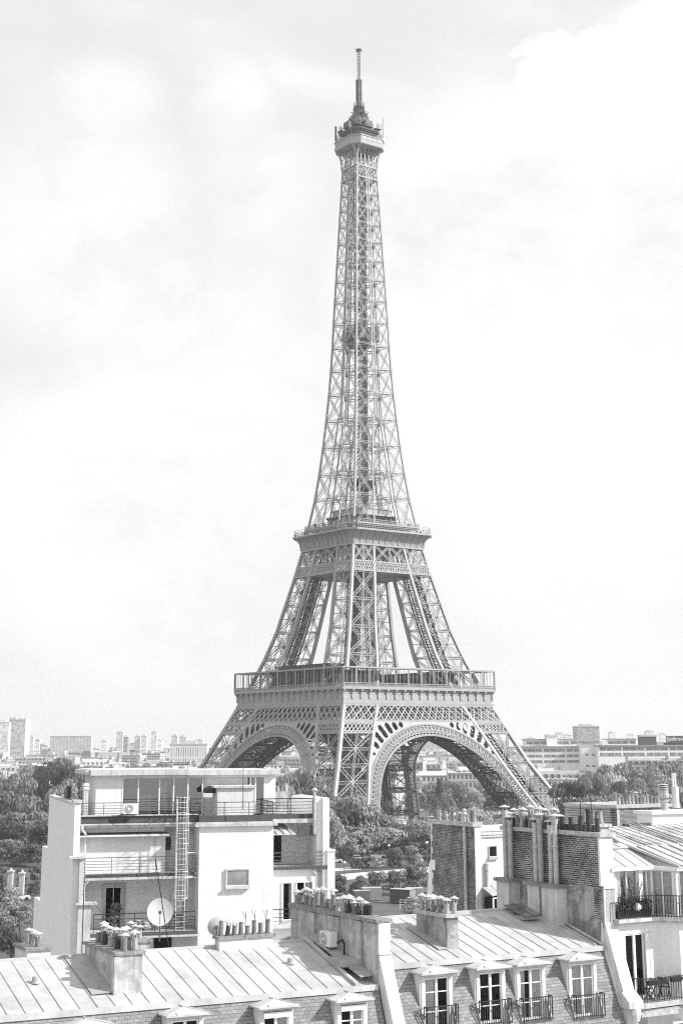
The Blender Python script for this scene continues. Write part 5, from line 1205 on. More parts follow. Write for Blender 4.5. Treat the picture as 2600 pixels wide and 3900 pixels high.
for sx in (-1, 1):
    b = MB(); b.beam((sx * .2, -.22, 0), (sx * .16, .2, .66), .025); b.beam((sx * .2, .22, 0), (sx * .16, -.2, .66), .025); obj('leg', b, STEEL, e)

# chimneys of the next houses behind
FB = Frame(*at(2346, 3110, 96).xy, 30.5)
zt = at(2346, 3072, 96).z
Bw = FB.root('chimney_wall', label='small brick chimney wall with two rows of pots behind the white rooftop chimney', cat='wall')
b = MB(); b.box(.0, .6, 0, 5, 22, zt - .1); b.box(0, 2.4, -.02, .6, 22, zt - .1); obj('brick_face', b, BRICK_X, Bw); b = MB(); b.box(-.1, 4.5, -.15, 5, zt - .1, zt + .08); b.box(.0, .2, -.06, 0, 22, zt - .1); b.box(2.2, 6, -.6, .5, 22, zt - 1.1); obj('cap_stone', b, CAPST2, Bw)
for j in range(12): pot(Bw, ('tallpale', 'tall', 'clay', 'tallpale')[j % 4] + ('c' if j == 5 else ''), .9 + j * .29, .8, zt + .08, .8)
for j in range(5): pot(Bw, 'tall', 2.5 + j * .42, .2, zt - 1.1, 1.3)
# ------------------------------------------------------------------ park: paths, trees, small things
K = 2600 / 1568.0          # the overview of the photograph these places were read from
def atb(x, yb, z=None):
    if z is not None: return atz(x * K, yb * K, z)
    p = atz(x * K, yb * K, GZ)
    if p.y > 452: p = atz(x * K, yb * K, 0.0); p.y = max(p.y, 478)
    return p
def gz(y): return GZ if y <= 452 else 0.0 if y > 478 else GZ * (478 - y) / 26
PATHM = mat('pale_path', .55, var=.1, scale=.3); ROADM = mat('asphalt', .10, var=.2, scale=.3); PAVE = mat('bounce_paving', .42, var=.15, scale=.4, detail=7)
def strip(name, pts, z, m):
    b = MB(); b.poly(*[(q.x, q.y, q.z + z) for q in [atb(x, y) for x, y in pts]]); return obj(name, b, m, kind='structure')
b = MB(); b.poly((-70, -25, GZ + .01), (70, -25, GZ + .01), (70, 150, GZ + .01), (-70, 150, GZ + .01)); obj('bounce_pavement', b, PAVE, kind='structure')  # unseen pale sheet, added to bounce light onto the walls
strip('path', [(735, 2012), (1005, 1989), (1005, 2003), (735, 2026)], .012, PATHM)
strip('path', [(740, 1996), (830, 1991), (830, 1997), (740, 2003)], .016, PATHM)
strip('road', [(740, 1972), (860, 1965), (990, 1960), (990, 1976), (860, 1984), (740, 1994)], .008, ROADM)
strip('road', [(0, 2062), (60, 2058), (60, 2080), (0, 2092)], .008, ROADM)
strip('yard', [(690, 2120), (760, 2062), (1010, 2056), (1020, 2110), (900, 2170)], .014, mat('yard_ground', .11, var=.25, scale=.3))
strip('forecourt', [(880, 1878), (1000, 1874), (1010, 1890), (870, 1896)], .01, PATHM)
strip('path', [(1010, 1868), (1160, 1862), (1160, 1869), (1010, 1876)], .012, PATHM)

def leaf_mat(name, v, var=.55, tl=.32):
    m, n, l, p = new_mat(name); o = n['Material Output']
    tcn = n.new('ShaderNodeTexCoord'); nz = n.new('ShaderNodeTexNoise'); nz.inputs['Scale'].default_value = .45; nz.inputs['Detail'].default_value = 4; l.new(tcn.outputs['Object'], nz.inputs['Vector'])
    oi = n.new('ShaderNodeObjectInfo')
    wh = n.new('ShaderNodeTexWhiteNoise'); wh.noise_dimensions = '3D'; g = n.new('ShaderNodeNewGeometry')
    sc_ = n.new('ShaderNodeVectorMath'); sc_.operation = 'SCALE'; sc_.inputs['Scale'].default_value = 1.0; l.new(tcn.outputs['Object'], sc_.inputs[0]); sn = n.new('ShaderNodeVectorMath'); sn.operation = 'SNAP'; sn.inputs[1].default_value = (.9, .9, .9); l.new(sc_.outputs[0], sn.inputs[0]); l.new(sn.outputs[0], wh.inputs['Vector'])
    a = n.new('ShaderNodeMath'); a.operation = 'MULTIPLY_ADD'; l.new(wh.outputs['Value'], a.inputs[0]); a.inputs[1].default_value = .22; l.new(nz.outputs['Fac'], a.inputs[2])
    b_ = n.new('ShaderNodeMath'); b_.operation = 'MULTIPLY_ADD'; l.new(oi.outputs['Random'], b_.inputs[0]); b_.inputs[1].default_value = .3; l.new(a.outputs[0], b_.inputs[2])
    r = n.new('ShaderNodeMapRange'); l.new(b_.outputs[0], r.inputs[0]); r.inputs[1].default_value = .35; r.inputs[2].default_value = 1.05; r.inputs[3].default_value = v * (1 - var); r.inputs[4].default_value = v * (1 + var)
    c = n.new('ShaderNodeCombineColor')
    for i in range(3): l.new(r.outputs[0], c.inputs[i])
    p.inputs['Roughness'].default_value = .6; p.inputs['Specular IOR Level'].default_value = .25; l.new(c.outputs[0], p.inputs['Base Color'])
    t = n.new('ShaderNodeBsdfTranslucent'); l.new(c.outputs[0], t.inputs[0]); mx = n.new('ShaderNodeMixShader'); mx.inputs[0].default_value = tl; l.new(p.outputs[0], mx.inputs[1]); l.new(t.outputs[0], mx.inputs[2]); l.new(mx.outputs[0], o.inputs[0]); return m
LEAF = {'mid': leaf_mat('foliage_mid', .25), 'dark': leaf_mat('foliage_dark', .13), 'pale': leaf_mat('foliage_pale', .38), 'low': leaf_mat('foliage_hedge', .17)}
BARK = mat('bark', .07, var=.3, scale=4)
def crown_mesh(name, kind, seed, n, leaf, shape):
    """unit crown: radius 1 across, from z=0 to z=1; leaf-sized faces on the shells of many boughs"""
    r = random.Random(seed); b = MB(); lobes = []
    nl = {'broad': 26, 'round': 20, 'cone': 22, 'layer': 16, 'bush': 12}[shape]
    for k in range(nl):
        th = r.uniform(0, 2 * pi)
        if shape == 'cone': z = r.uniform(.1, .92); rr = (1 - z) * .75 * sqrt(r.random()); R0 = .16 + .2 * (1 - z)
        elif shape == 'layer': z = r.choice((.3, .5, .68, .84, .93)); rr = sqrt(r.random()) * (.95 - .75 * max(0, z - .3) ** 1.2); R0 = r.uniform(.2, .34)
        else:
            z = r.uniform(.14, .86); env = sqrt(max(.05, 1 - ((z - .48) / .52) ** 2)); rr = env * (.72 if shape == 'broad' else .62) * sqrt(r.uniform(.15, 1)); R0 = r.uniform(.2, .38) if shape != 'round' else r.uniform(.26, .36)
        lobes.append((rr * cos(th), rr * sin(th), z, R0, R0 * ({'layer': .2}.get(shape, r.uniform(.32, .48)))))
    per = n // nl
    for (x, y, z, R0, Rz) in lobes:
        for _ in range(per):
            v = Vector((r.gauss(0, 1), r.gauss(0, 1), r.gauss(.25, 1))).normalized(); q = r.uniform(.72, 1.06)
            p = Vector((x + v.x * R0 * q, y + v.y * R0 * q, z + v.z * Rz * q))
            d = (Vector((v.x, v.y, v.z * 1.2)) + Vector((r.uniform(-.8, .8), r.uniform(-.8, .8), r.uniform(-.5, .9)))).normalized()
            a = d.cross(Vector((r.uniform(-1, 1), r.uniform(-1, 1), .3))).normalized(); c = a.cross(d); s = leaf * r.uniform(.55, 1.5)
            b.poly(p - a * s * .5, p - c * s * .32 + a * .1 * s, p + a * s * .5, p + c * s * .42)
    me = bpy.data.meshes.new(name); me.from_pydata([(v[0], v[1], v[2]) for v in b.v], [], b.f); me.materials.append(LEAF[kind]); me.update(); return me
CROWNS = {}
for kd, shp, n, lf in (('mid', 'broad', 3400, .085), ('pale', 'broad', 3000, .085), ('dark', 'broad', 3200, .08), ('dark', 'layer', 3000, .09), ('dark', 'cone', 2200, .08), ('low', 'round', 2600, .085), ('low', 'bush', 1600, .12), ('pale', 'bush', 1600, .12)):
    CROWNS[kd + shp] = [crown_mesh('crown', kd, 100 + 7 * q + len(shp), n, lf, shp) for q in range(3 if shp in ('broad', 'round') else 2)]
def trunk_mesh(seed):
    r = random.Random(seed); b = MB(); b.cyl((0, 0, 0), (.01, 0, .42), .035, .026, 8, False)
    for k in range(7):
        a = 2 * pi * k / 7 + r.uniform(-.3, .3); e = Vector((.42 * cos(a), .42 * sin(a), r.uniform(.6, .85))); b.cyl((.01, 0, .36 + .02 * k), e * .55 + Vector((0, 0, .24)), .018, .011, 6, False); b.cyl(e * .55 + Vector((0, 0, .24)), e, .011, .004, 5, False)
    b.cyl((.01, 0, .42), (0, .02, .85), .024, .006, 6, False); return b.mesh('trunk', BARK)
TRUNKS = [trunk_mesh(q) for q in range(3)]
rt = random.Random(77)
def tree(xD, topD, wD, Y, kind, label, cat='tree', group=None, name=None, base=None, low=.22, wide=1.0):
    if base is not None: Y = atb(xD, base).y
    top = at(xD * K, topD * K, Y); g0 = gz(Y); h = max(1.0, top.z - g0); r = wD * K / 2 * Y / FPX * .95 * wide
    e = empty(name or ('shrub' if kind.endswith('bush') else 'tree'), (top.x, top.y, g0), rt.uniform(0, 6.3), label=label, cat=cat, group=group)
    z0 = h * low if not kind.endswith('bush') else 0
    c = bpy.data.objects.new('crown', rt.choice(CROWNS[kind])); COL.objects.link(c); c.parent = e; c.location = (0, 0, z0 - (h - z0) * .02); c.scale = (r, r, (h - z0) * 1.03)
    if not kind.endswith('bush'):
        t = bpy.data.objects.new('trunk', rt.choice(TRUNKS)); COL.objects.link(t); t.parent = e; t.scale = (h * .75 if h < 9 else h * .5,) * 2 + (h,)
    return e
ORD = ['first', 'second', 'third', 'fourth', 'fifth', 'sixth', 'seventh', 'eighth', 'ninth', 'tenth', 'eleventh', 'twelfth', 'thirteenth', 'fourteenth', 'fifteenth', 'sixteenth', 'seventeenth', 'eighteenth', 'nineteenth', 'twentieth']
def ordn(i):
    if i < 20: return ORD[i]
    t = ('twenty', 'thirty', 'forty', 'fifty')[min(3, (i + 1) // 10 - 2)]; k = (i + 1) % 10
    return t + '-' + ORD[k - 1] if k else t[:-1] + 'ieth'
ADJ = {'midbroad': 'bushy leafy', 'palebroad': 'pale leafy', 'darkbroad': 'dark leafy', 'darklayer': 'dark layered cedar', 'darkcone': 'dark pointed conifer', 'lowround': 'clipped round', 'lowbush': 'dark low', 'palebush': 'pale low'}
def grove(items, where, group, **kw):
    items = sorted(items, key=lambda q: q[0])
    for i, it in enumerate(items):
        x, t, w, Y, kd = it[:5]; bs = it[5] if len(it) > 5 else None
        noun = 'shrub' if kd.endswith('bush') else 'tree'
        tree(x, t, w, Y, kd, '%s %s, %s from the left %s' % (ADJ[kd], noun, ordn(i), where), noun, group, base=bs, **kw)
grove([(130, 1737, 150, 640, 'midbroad'), (45, 1772, 100, 580, 'midbroad'), (205, 1762, 90, 620, 'midbroad'), (85, 1752, 100, 660, 'midbroad'), (172, 1785, 110, 520, 'midbroad'), (15, 1812, 120, 500, 'darkbroad'), (105, 1815, 130, 480, 'midbroad'), (225, 1800, 80, 560, 'midbroad'), (165, 1752, 80, 690, 'darkbroad'), (-5, 1770, 90, 650, 'midbroad'), (60, 1860, 130, 440, 'midbroad'), (5, 1880, 120, 420, 'darkbroad'), (120, 1880, 110, 430, 'darkbroad'), (40, 1925, 90, 405, 'midbroad'), (90, 1935, 80, 400, 'darkbroad'), (150, 1840, 90, 460, 'midbroad')],
      'among the tall trees left of the white block', 'tall trees left of the white block', low=.08, wide=1.2)
grove([(12, 2035, 110, 290, 'palebroad'), (48, 2075, 80, 255, 'midbroad'), (-2, 2090, 90, 250, 'midbroad'), (30, 2120, 90, 225, 'darkbroad')], 'of the near trees at the bottom left edge', 'near trees at the left edge')
grove([(690, 1762, 110, 490, 'midbroad'), (725, 1790, 60, 500, 'darkbroad'), (648, 1775, 60, 480, 'midbroad'), (660, 1800, 70, 440, 'palebroad'), (735, 1815, 70, 460, 'midbroad')], 'behind the glazed penthouse by the tower legs', 'trees behind the penthouse')
grove([(805, 1822, 120, 0, 'midbroad', 1968), (862, 1832, 74, 0, 'darkbroad', 1955), (760, 1842, 90, 0, 'palebroad', 1975), (940, 1878, 100, 0, 'palebroad', 1966), (990, 1872, 80, 0, 'midbroad', 1960), (900, 1898, 100, 0, 'palebroad', 1968), (842, 1896, 100, 0, 'midbroad', 1970), (782, 1900, 90, 0, 'palebroad', 1974), (965, 1902, 90, 0, 'midbroad', 1972), (822, 1905, 70, 0, 'palebroad', 1972), (872, 1905, 70, 0, 'midbroad', 1969), (925, 1905, 70, 0, 'palebroad', 1968), (752, 1885, 70, 0, 'midbroad', 1976), (1040, 1868, 90, 0, 'palebroad', 1962), (1095, 1852, 100, 0, 'palebroad', 1960), (1070, 1880, 90, 0, 'midbroad', 1975), (1130, 1875, 70, 0, 'palebroad', 1970), (780, 1826, 90, 0, 'midbroad', 1962), (830, 1845, 100, 0, 'midbroad', 1966), (885, 1868, 70, 0, 'midbroad', 1962), (745, 1862, 80, 0, 'palebroad', 1978), (1165, 1862, 70, 0, 'midbroad', 1966), (1010, 1892, 80, 0, 'midbroad', 1972)],
      'in the garden grove in front of the tower', 'garden grove before the tower', low=.16, wide=1.22)
grove([(838, 1962, 64, 0, 'lowbush', 1995), (868, 1963, 50, 0, 'palebush', 1994), (905, 1940, 60, 0, 'lowbush', 1993), (945, 1940, 66, 0, 'palebush', 1991), (980, 1944, 60, 0, 'lowbush', 1988), (815, 1966, 36, 0, 'lowbush', 1996)], 'in the clumps between road and pale path', 'shrub clumps by the path')
grove([(772, 2006, 46, 0, 'lowround', 2058), (820, 2010, 50, 0, 'lowround', 2059), (868, 2000, 56, 0, 'lowround', 2057), (914, 1997, 56, 0, 'lowround', 2056), (957, 1982, 60, 0, 'lowround', 2054), (996, 1986, 50, 0, 'lowround', 2052)], 'in the clipped row behind the containers', 'clipped round trees in a row', low=.03, wide=1.32)
grove([(962, 1796, 70, 0, 'midbroad', 1880), (1008, 1786, 50, 0, 'darkcone', 1880), (1060, 1790, 110, 0, 'midbroad', 1878), (1112, 1796, 90, 0, 'midbroad', 1876), (1000, 1832, 46, 0, 'darkcone', 1888), (1028, 1818, 46, 0, 'midbroad', 1884), (945, 1822, 50, 0, 'darkbroad', 1884), (1085, 1812, 60, 0, 'palebroad', 1880), (1140, 1802, 70, 0, 'midbroad', 1874), (1150, 1826, 80, 0, 'darklayer', 1895), (985, 1812, 40, 0, 'midbroad', 1878), (1195, 1790, 90, 0, 'darkbroad', 1872), (1240, 1800, 80, 0, 'midbroad', 1875), (1265, 1780, 70, 0, 'midbroad', 1868)], 'in the belt seen through the right arch', 'trees seen through the right arch')
grove([(1312, 1797, 122, 430, 'darklayer'), (1392, 1818, 130, 380, 'palebroad'), (1380, 1750, 110, 640, 'midbroad'), (1452, 1748, 140, 660, 'midbroad'), (1532, 1744, 120, 680, 'midbroad'), (1572, 1756, 100, 620, 'midbroad'), (1490, 1785, 130, 520, 'midbroad'), (1432, 1790, 110, 540, 'darkbroad'), (1552, 1800, 120, 500, 'midbroad'), (1345, 1768, 70, 650, 'midbroad'), (1290, 1786, 60, 600, 'palebroad'), (1482, 1830, 110, 430, 'midbroad'), (1340, 1850, 90, 380, 'darkbroad'), (1560, 1850, 100, 420, 'darkbroad'), (1415, 1755, 90, 700, 'palebroad'), (1500, 1752, 90, 700, 'darkbroad'), (1360, 1772, 90, 560, 'midbroad'), (1410, 1770, 100, 600, 'palebroad'), (1465, 1768, 110, 600, 'midbroad'), (1525, 1768, 110, 600, 'palebroad'), (1575, 1778, 90, 560, 'midbroad'), (1445, 1812, 110, 470, 'midbroad'), (1515, 1820, 110, 450, 'palebroad'), (1330, 1820, 70, 470, 'midbroad')],
      'among the trees above the far right roofs', 'trees at the right behind the roofs', low=.1, wide=1.1)
grove([(330, 1750, 60, 900, 'midbroad'), (300, 1755, 40, 900, 'midbroad'), (372, 1756, 50, 900, 'midbroad'), (420, 1758, 60, 880, 'midbroad'), (470, 1762, 60, 860, 'darkbroad'), (250, 1768, 60, 800, 'midbroad')], 'in the distant park behind the penthouse roof', 'distant park trees')
tree(945, 2058, 70, 0, 'palebush', 'pale leafy shrub beside the white barrier in the yard', 'shrub', base=2106); tree(975, 2066, 50, 0, 'palebush', 'pale shrub right of the barrier against the roof ridge', 'shrub', base=2108)
grove([(6, 2024, 50, 0, 'lowbush', 2056), (36, 2030, 40, 0, 'lowbush', 2054), (66, 2026, 46, 0, 'lowbush', 2056), (88, 2020, 40, 0, 'lowbush', 2058), (14, 1990, 60, 0, 'lowbush', 2040), (62, 1992, 60, 0, 'lowbush', 2042), (96, 1985, 60, 0, 'lowbush', 2045)], 'of the hedge behind the two pale gate pillars', 'hedge behind the gate pillars')
# containers and cabins in the yard
def container(x, yb, L, ang, m, label, h=2.6, w=2.4):
    p = atb(x, yb); e = empty('shipping_container', (p.x, p.y, p.z + .02), radians(ang), label=label, cat='container', group='containers in the yard')
    b = MB(); b.box(0, L, 0, w, .12, h)
    for k in range(int(L / .3)): b.box(.1 + .3 * k, .22 + .3 * k, -.03, 0, .2, h - .12)
    b.box(-.02, L + .02, -.04, 0, h - .1, h + .02); b.box(-.02, L + .02, -.04, 0, .1, .22); obj('body', b, m, e)
    b = MB(); b.box(L, L + .03, .1, w - .1, .25, h - .15)
    for y in (.5, .9, 1.5, 1.9): b.beam((L + .05, y, .25), (L + .05, y, h - .15), .05)
    obj('door', b, mat('container_door', .3), e); b = MB(); b.box(-.05, L + .05, -.05, w + .05, h + .02, h + .06); obj('roof', b, CAPM, e)
container(895, 2075, 4.3, -30, mat('container_dark', .09), 'dark corrugated container in the yard in front of the clipped trees'); container(934, 2074, 3.2, 4, mat('container_pale', .35), 'paler container at the right end of the yard')
container(833, 2069, 3.7, 8, mat('cabin_grey', .3), 'low grey site cabin left of the dark container', 2.3); container(815, 2071, 3.0, 12, mat('cabin_dark', .14), 'low dark site cabin at the left end of the yard', 1.9)
b = MB(); p = atb(918, 2092)
for k in range(5): b.beam((0, 0, .3 + .4 * k), (2.0, 0, .3 + .4 * k), .07)
for x in (0, 1, 2): b.beam((x, 0, 0), (x, 0, 2), .09)
o = obj('barrier', b, PAINT); o.location = (p.x, p.y, p.z); tag(o, 'white barred barrier standing in the yard', 'barrier')
def lamp_post(x, yb, yt, label):
    p = atb(x, yb); h = at(x * K, yt * K, p.y).z - p.z; e = empty('street_lamp', (p.x, p.y, p.z), 0, label=label, cat='street lamp', group='street lamps in the park')
    b = MB(); b.cyl((0, 0, 0), (0, 0, h), .12, .06, 8); obj('pole', b, RAILG, e); b = MB(); b.lathe((0, 0, h), ((.1, 0), (.32, .2), (.3, .5), (.06, .65)), 8); obj('lantern', b, PAINT, e)
lamp_post(791, 2058, 1985, 'lamp post left of the clipped trees above the pots'); lamp_post(981, 1998, 1938, 'lamp post beside the brick chimney wall'); lamp_post(893, 1980, 1945, 'pale lamp post rising among the garden shrubs')
for x, yt, yb, lb in ((23, 1996, 2060, 'left of two pale square pillars below the left trees'), (49, 2000, 2062, 'right of two pale square pillars below the left trees')):
    p = atb(x, yb); h = at(x * K, yt * K, p.y).z - p.z; b = MB(); b.box(-.5, .5, -.5, .5, 0, h - .6); b.box(-.65, .65, -.65, .65, h - .6, h - .3); b.lathe((0, 0, h - .3), ((.45, 0), (.3, .3), (.02, .6)), 4); o = obj('gate_pillar', b, CONC); o.location = (p.x, p.y, p.z); tag(o, lb, 'pillar', 'pale gate pillars')
CARW = mat('car_paint_white', .7, rough=.25, spec=.5, var=.02); CARD = mat('car_paint_dark', .05, rough=.25, spec=.5, var=.02); CARG = glass_mat('car_glass', .03); TYRE = mat('tyre', .03)
def car(x, yb, ang, m, label):
    p = atb(x, yb); e = empty('parked_car', (p.x, p.y, p.z + .02), radians(ang), label=label, cat='car', group='cars on the park road')
    b = MB(); prof = [(-2.1, .35), (-2.1, .85), (-1.3, .95), (1.0, .95), (2.0, .8), (2.1, .35)]; b.prism([(x_, -.85, z_) for x_, z_ in prof], (0, 1.7, 0)); b.prism([(-1.1, -.72, 1.4), (.35, -.72, 1.42), (.5, -.72, 1.36), (-1.25, -.72, 1.32)], (0, 1.44, 0)); obj('body', b, m, e)
    b = MB(); b.prism([(-1.55, -.78, .94), (-1.15, -.7, 1.38), (.4, -.7, 1.38), (1.05, -.78, .94)], (0, 1.5, 0)); obj('window', b, CARG, e)
    for sx in (-1.3, 1.3):
        for sy in (-.8, .8): b = MB(); b.cyl((sx, sy - .1, .33), (sx, sy + .1, .33), .33, None, 12); obj('wheel', b, TYRE, e)
car(768, 1982, 5, CARW, 'white car on the park road beside the end wall of the block'); car(800, 1979, 8, CARD, 'dark car on the park road left of the shrub clumps'); car(868, 1971, 6, CARW, 'pale car on the park road above the shrub clumps'); car(822, 1977, 8, CARW, 'pale car between two others on the park road'); car(14, 2066, 15, CARD, 'dark car passing behind the gate pillars'); car(46, 2068, 15, CARW, 'white car passing behind the gate pillars')
# ------------------------------------------------------------------ the city beyond
def facade_mat(name, wall, win, sx=2.5, wx=1.15, sz=3.1, wz=1.9, var=.12, z0=.7):
    m, n, l, p = new_mat(name); p.inputs['Roughness'].default_value = .85
    tcn = n.new('ShaderNodeTexCoord'); sp = n.new('ShaderNodeSeparateXYZ'); l.new(tcn.outputs['Object'], sp.inputs[0])
    def M(op, a, b_=None, c=None):
        q = n.new('ShaderNodeMath'); q.operation = op
        for i, v in enumerate((a, b_, c)):
            if v is None: continue
            if isinstance(v, (int, float)): q.inputs[i].default_value = v
            else: l.new(v, q.inputs[i])
        return q.outputs[0]
    s = M('ADD', sp.outputs[0], sp.outputs[1]); fx = M('PINGPONG', s, sx / 2); inx = M('LESS_THAN', fx, wx / 2)
    fz = M('MODULO', sp.outputs[2], sz); inz = M('MULTIPLY', M('GREATER_THAN', fz, z0), M('LESS_THAN', fz, z0 + wz))
    g = n.new('ShaderNodeNewGeometry'); sn = n.new('ShaderNodeSeparateXYZ'); l.new(g.outputs['Normal'], sn.inputs[0]); vert = M('LESS_THAN', M('ABSOLUTE', sn.outputs[2]), .3)
    fac = M('MULTIPLY', M('MULTIPLY', inx, inz), vert)
    wn_ = n.new('ShaderNodeTexWhiteNoise'); wn_.noise_dimensions = '2D'; cv = n.new('ShaderNodeCombineXYZ'); l.new(M('FLOOR', M('DIVIDE', s, sx)), cv.inputs[0]); l.new(M('FLOOR', M('DIVIDE', sp.outputs[2], sz)), cv.inputs[1]); l.new(cv.outputs[0], wn_.inputs['Vector'])
    nz = n.new('ShaderNodeTexNoise'); nz.inputs['Scale'].default_value = .12; nz.inputs['Detail'].default_value = 6; l.new(tcn.outputs['Object'], nz.inputs['Vector'])
    oi = n.new('ShaderNodeObjectInfo'); w = M('MULTIPLY', M('ADD', M('MULTIPLY', nz.outputs['Fac'], var * 2), M('ADD', M('MULTIPLY', oi.outputs['Random'], .35), .8 - var)), wall)
    d = M('MULTIPLY', M('ADD', M('MULTIPLY', wn_.outputs['Value'], 1.6), .3), win)
    mx = n.new('ShaderNodeMix'); mx.data_type = 'FLOAT'; l.new(fac, mx.inputs[0]); l.new(w, mx.inputs[2]); l.new(d, mx.inputs[3])
    c = n.new('ShaderNodeCombineColor')
    for i in range(3): l.new(mx.outputs[0], c.inputs[i])
    l.new(c.outputs[0], p.inputs['Base Color']); return m
FAC = [facade_mat('stone_front', .58, .12), facade_mat('stone_front_grey', .46, .10, 2.2, 1.0, 3.0, 1.8), facade_mat('rendered_front', .70, .16, 3.1, 1.5, 2.9, 1.5)]
FLAT = [facade_mat('slab_front', .66, .16, 3.3, 2.2, 2.8, 1.4), facade_mat('slab_front_grey', .5, .14, 2.4, 1.5, 2.8, 1.5), facade_mat('tower_front', .52, .2, 3.0, 2.0, 2.9, 1.6)]
ROOFS = [mat('far_zinc', .32, var=.2, scale=.2), mat('far_slate', .12, var=.3, scale=.2), mat('far_gravel', .55, var=.15, scale=.2), mat('far_zinc_pale', .5, var=.15, scale=.2)]
CHIM = mat('far_chimney', .45, var=.2, scale=.3); FARPOT = mat('far_pots', .2, var=.2)
rc = random.Random(2024)
def building(name, p, ang, w, d, h, style, label, group=None, cat='building', wallm=None, detail=True):
    e = empty(name, (p.x, p.y, 0), ang, label=label, cat=cat, group=group)
    b = MB(); b.box(-w / 2, w / 2, 0, d, 0, h); wm = wallm or rc.choice(FAC if style == 'old' else FLAT)
    if style == 'old' and detail:
        for z in (h - .2, h - 3.3): b.box(-w / 2 - .35, w / 2 + .35, -.45, d + .4, z - .15, z + .15)
    obj('wall', b, wm, e)
    if style == 'old':
        r = MB(); mh = rc.uniform(2.6, 4.4); i = 1.3; t = h + mh; tp = t + rc.uniform(.6, 1.6); y0, y1 = -.1, d + .1
        A = [(-w / 2, y0, h), (w / 2, y0, h), (w / 2, y1, h), (-w / 2, y1, h)]; B = [(-w / 2, y0 + i, t), (w / 2, y0 + i, t), (w / 2, y1 - i, t), (-w / 2, y1 - i, t)]; rd = [(-w / 2, d / 2, tp), (w / 2, d / 2, tp)]
        for q in range(4): r.poly(A[q], A[(q + 1) % 4], B[(q + 1) % 4], B[q])
        r.poly(B[0], B[1], rd[1], rd[0]); r.poly(B[2], B[3], rd[0], rd[1]); r.poly(B[1], B[2], rd[1]); r.poly(B[3], B[0], rd[0])
        ro = obj('roof', r, rc.choice(ROOFS[:2] + [ROOFS[3], ROOFS[0]]), e)
        nd = max(2, int(w / 3.2))
        if detail:
            for k in range(nd):
                x = -w / 2 + w * (k + .5) / nd; m = MB(); m.box(x - .75, x + .75, -.05, 1.4, h + .25, h + 2.3); m.box(x - .95, x + .95, -.2, 1.5, h + 2.3, h + 2.5); dm = obj('dormer', m, CHIM, e)
                g = MB(); g.poly((x - .5, -.07, h + .5), (x + .5, -.07, h + .5), (x + .5, -.07, h + 2.1), (x - .5, -.07, h + 2.1)); obj('pane', g, TAR, dm)
        for xs in (-w / 2 + .3, w / 2 - .3) + ((rc.uniform(-w / 4, w / 4),) if w > 20 else ()):
            c = MB(); c.box(xs - .35, xs + .35, d * .15, d * .85, h, tp + 1.3)
            for q in range(int(d / 1.1)): c.box(xs - .15, xs + .15, d * .17 + q * .75, d * .17 + q * .75 + .35, tp + 1.3, tp + 2.0) if d * .17 + q * .75 < d * .82 else None
            obj('chimney', c, CHIM, ro)
    else:
        r = MB(); r.box(-w / 2 - .2, w / 2 + .2, -.2, d + .2, h, h + .7); x = rc.uniform(-w * .3, w * .2); q = rc.uniform(.15, .3) * w; r.box(x, x + q, d * .25, d * .7, h + .7, h + rc.uniform(2, 4)); ro = obj('roof', r, ROOFS[rc.choice((2, 3, 2, 0))], e)
    return e
rows = [(830, 15, 24), (920, 16, 23), (1010, 16, 24), (1120, 17, 25), (1240, 18, 26), (1390, 19, 28), (1570, 20, 29), (1800, 21, 30), (2100, 22, 33), (2500, 23, 36), (3000, 24, 40), (3700, 24, 42)]
WORDS = ['nearest', 'second', 'third', 'fourth', 'fifth', 'sixth', 'seventh', 'eighth', 'ninth', 'tenth', 'eleventh', 'farthest']
for ri, (Y, h0, h1) in enumerate(rows):
    lim = Y * .245; x = -lim + rc.uniform(-10, 10); i = 0
    far = Y > 1500
    while x < lim:
        w = rc.uniform(14, 27) * (1 if Y < 1300 else 1.25 if Y < 1900 else 2.0); pxl = 1300 + x / Y * FPX * 1.0
        style = 'old' if rc.random() < (.85 if Y < 1300 else .6 if Y < 1900 else .35) else 'flat'
        h = rc.uniform(h0, h1) - (4 if style == 'old' else 0)
        skip = Y < 1000 and (pxl > 2000 or (400 < pxl < 620)) and rc.random() < .9
        if Y < 900 and pxl < 700: skip = True
        if Y < 1000 and 1500 < pxl < 1960: skip = True
        if rc.random() < .06: skip = True
        if not skip:
            yy = Y + rc.uniform(-35, 35)
            building('old_town_house' if style == 'old' else 'city_block', Vector((x + w / 2, yy, 0)), radians(rc.choice((-22, -14, 5, 16, 24)) + rc.uniform(-6, 6)), w, rc.uniform(11, 16), h, style,
                     '%s, %s from the left in the %s row of city roofs' % ('mansard roofed house' if style == 'old' else 'flat roofed block', ordn(i), WORDS[ri]), 'city buildings in the %s row' % WORDS[ri], detail=Y < 1500)
            i += 1
        x += w * rc.uniform(.95, 1.15)
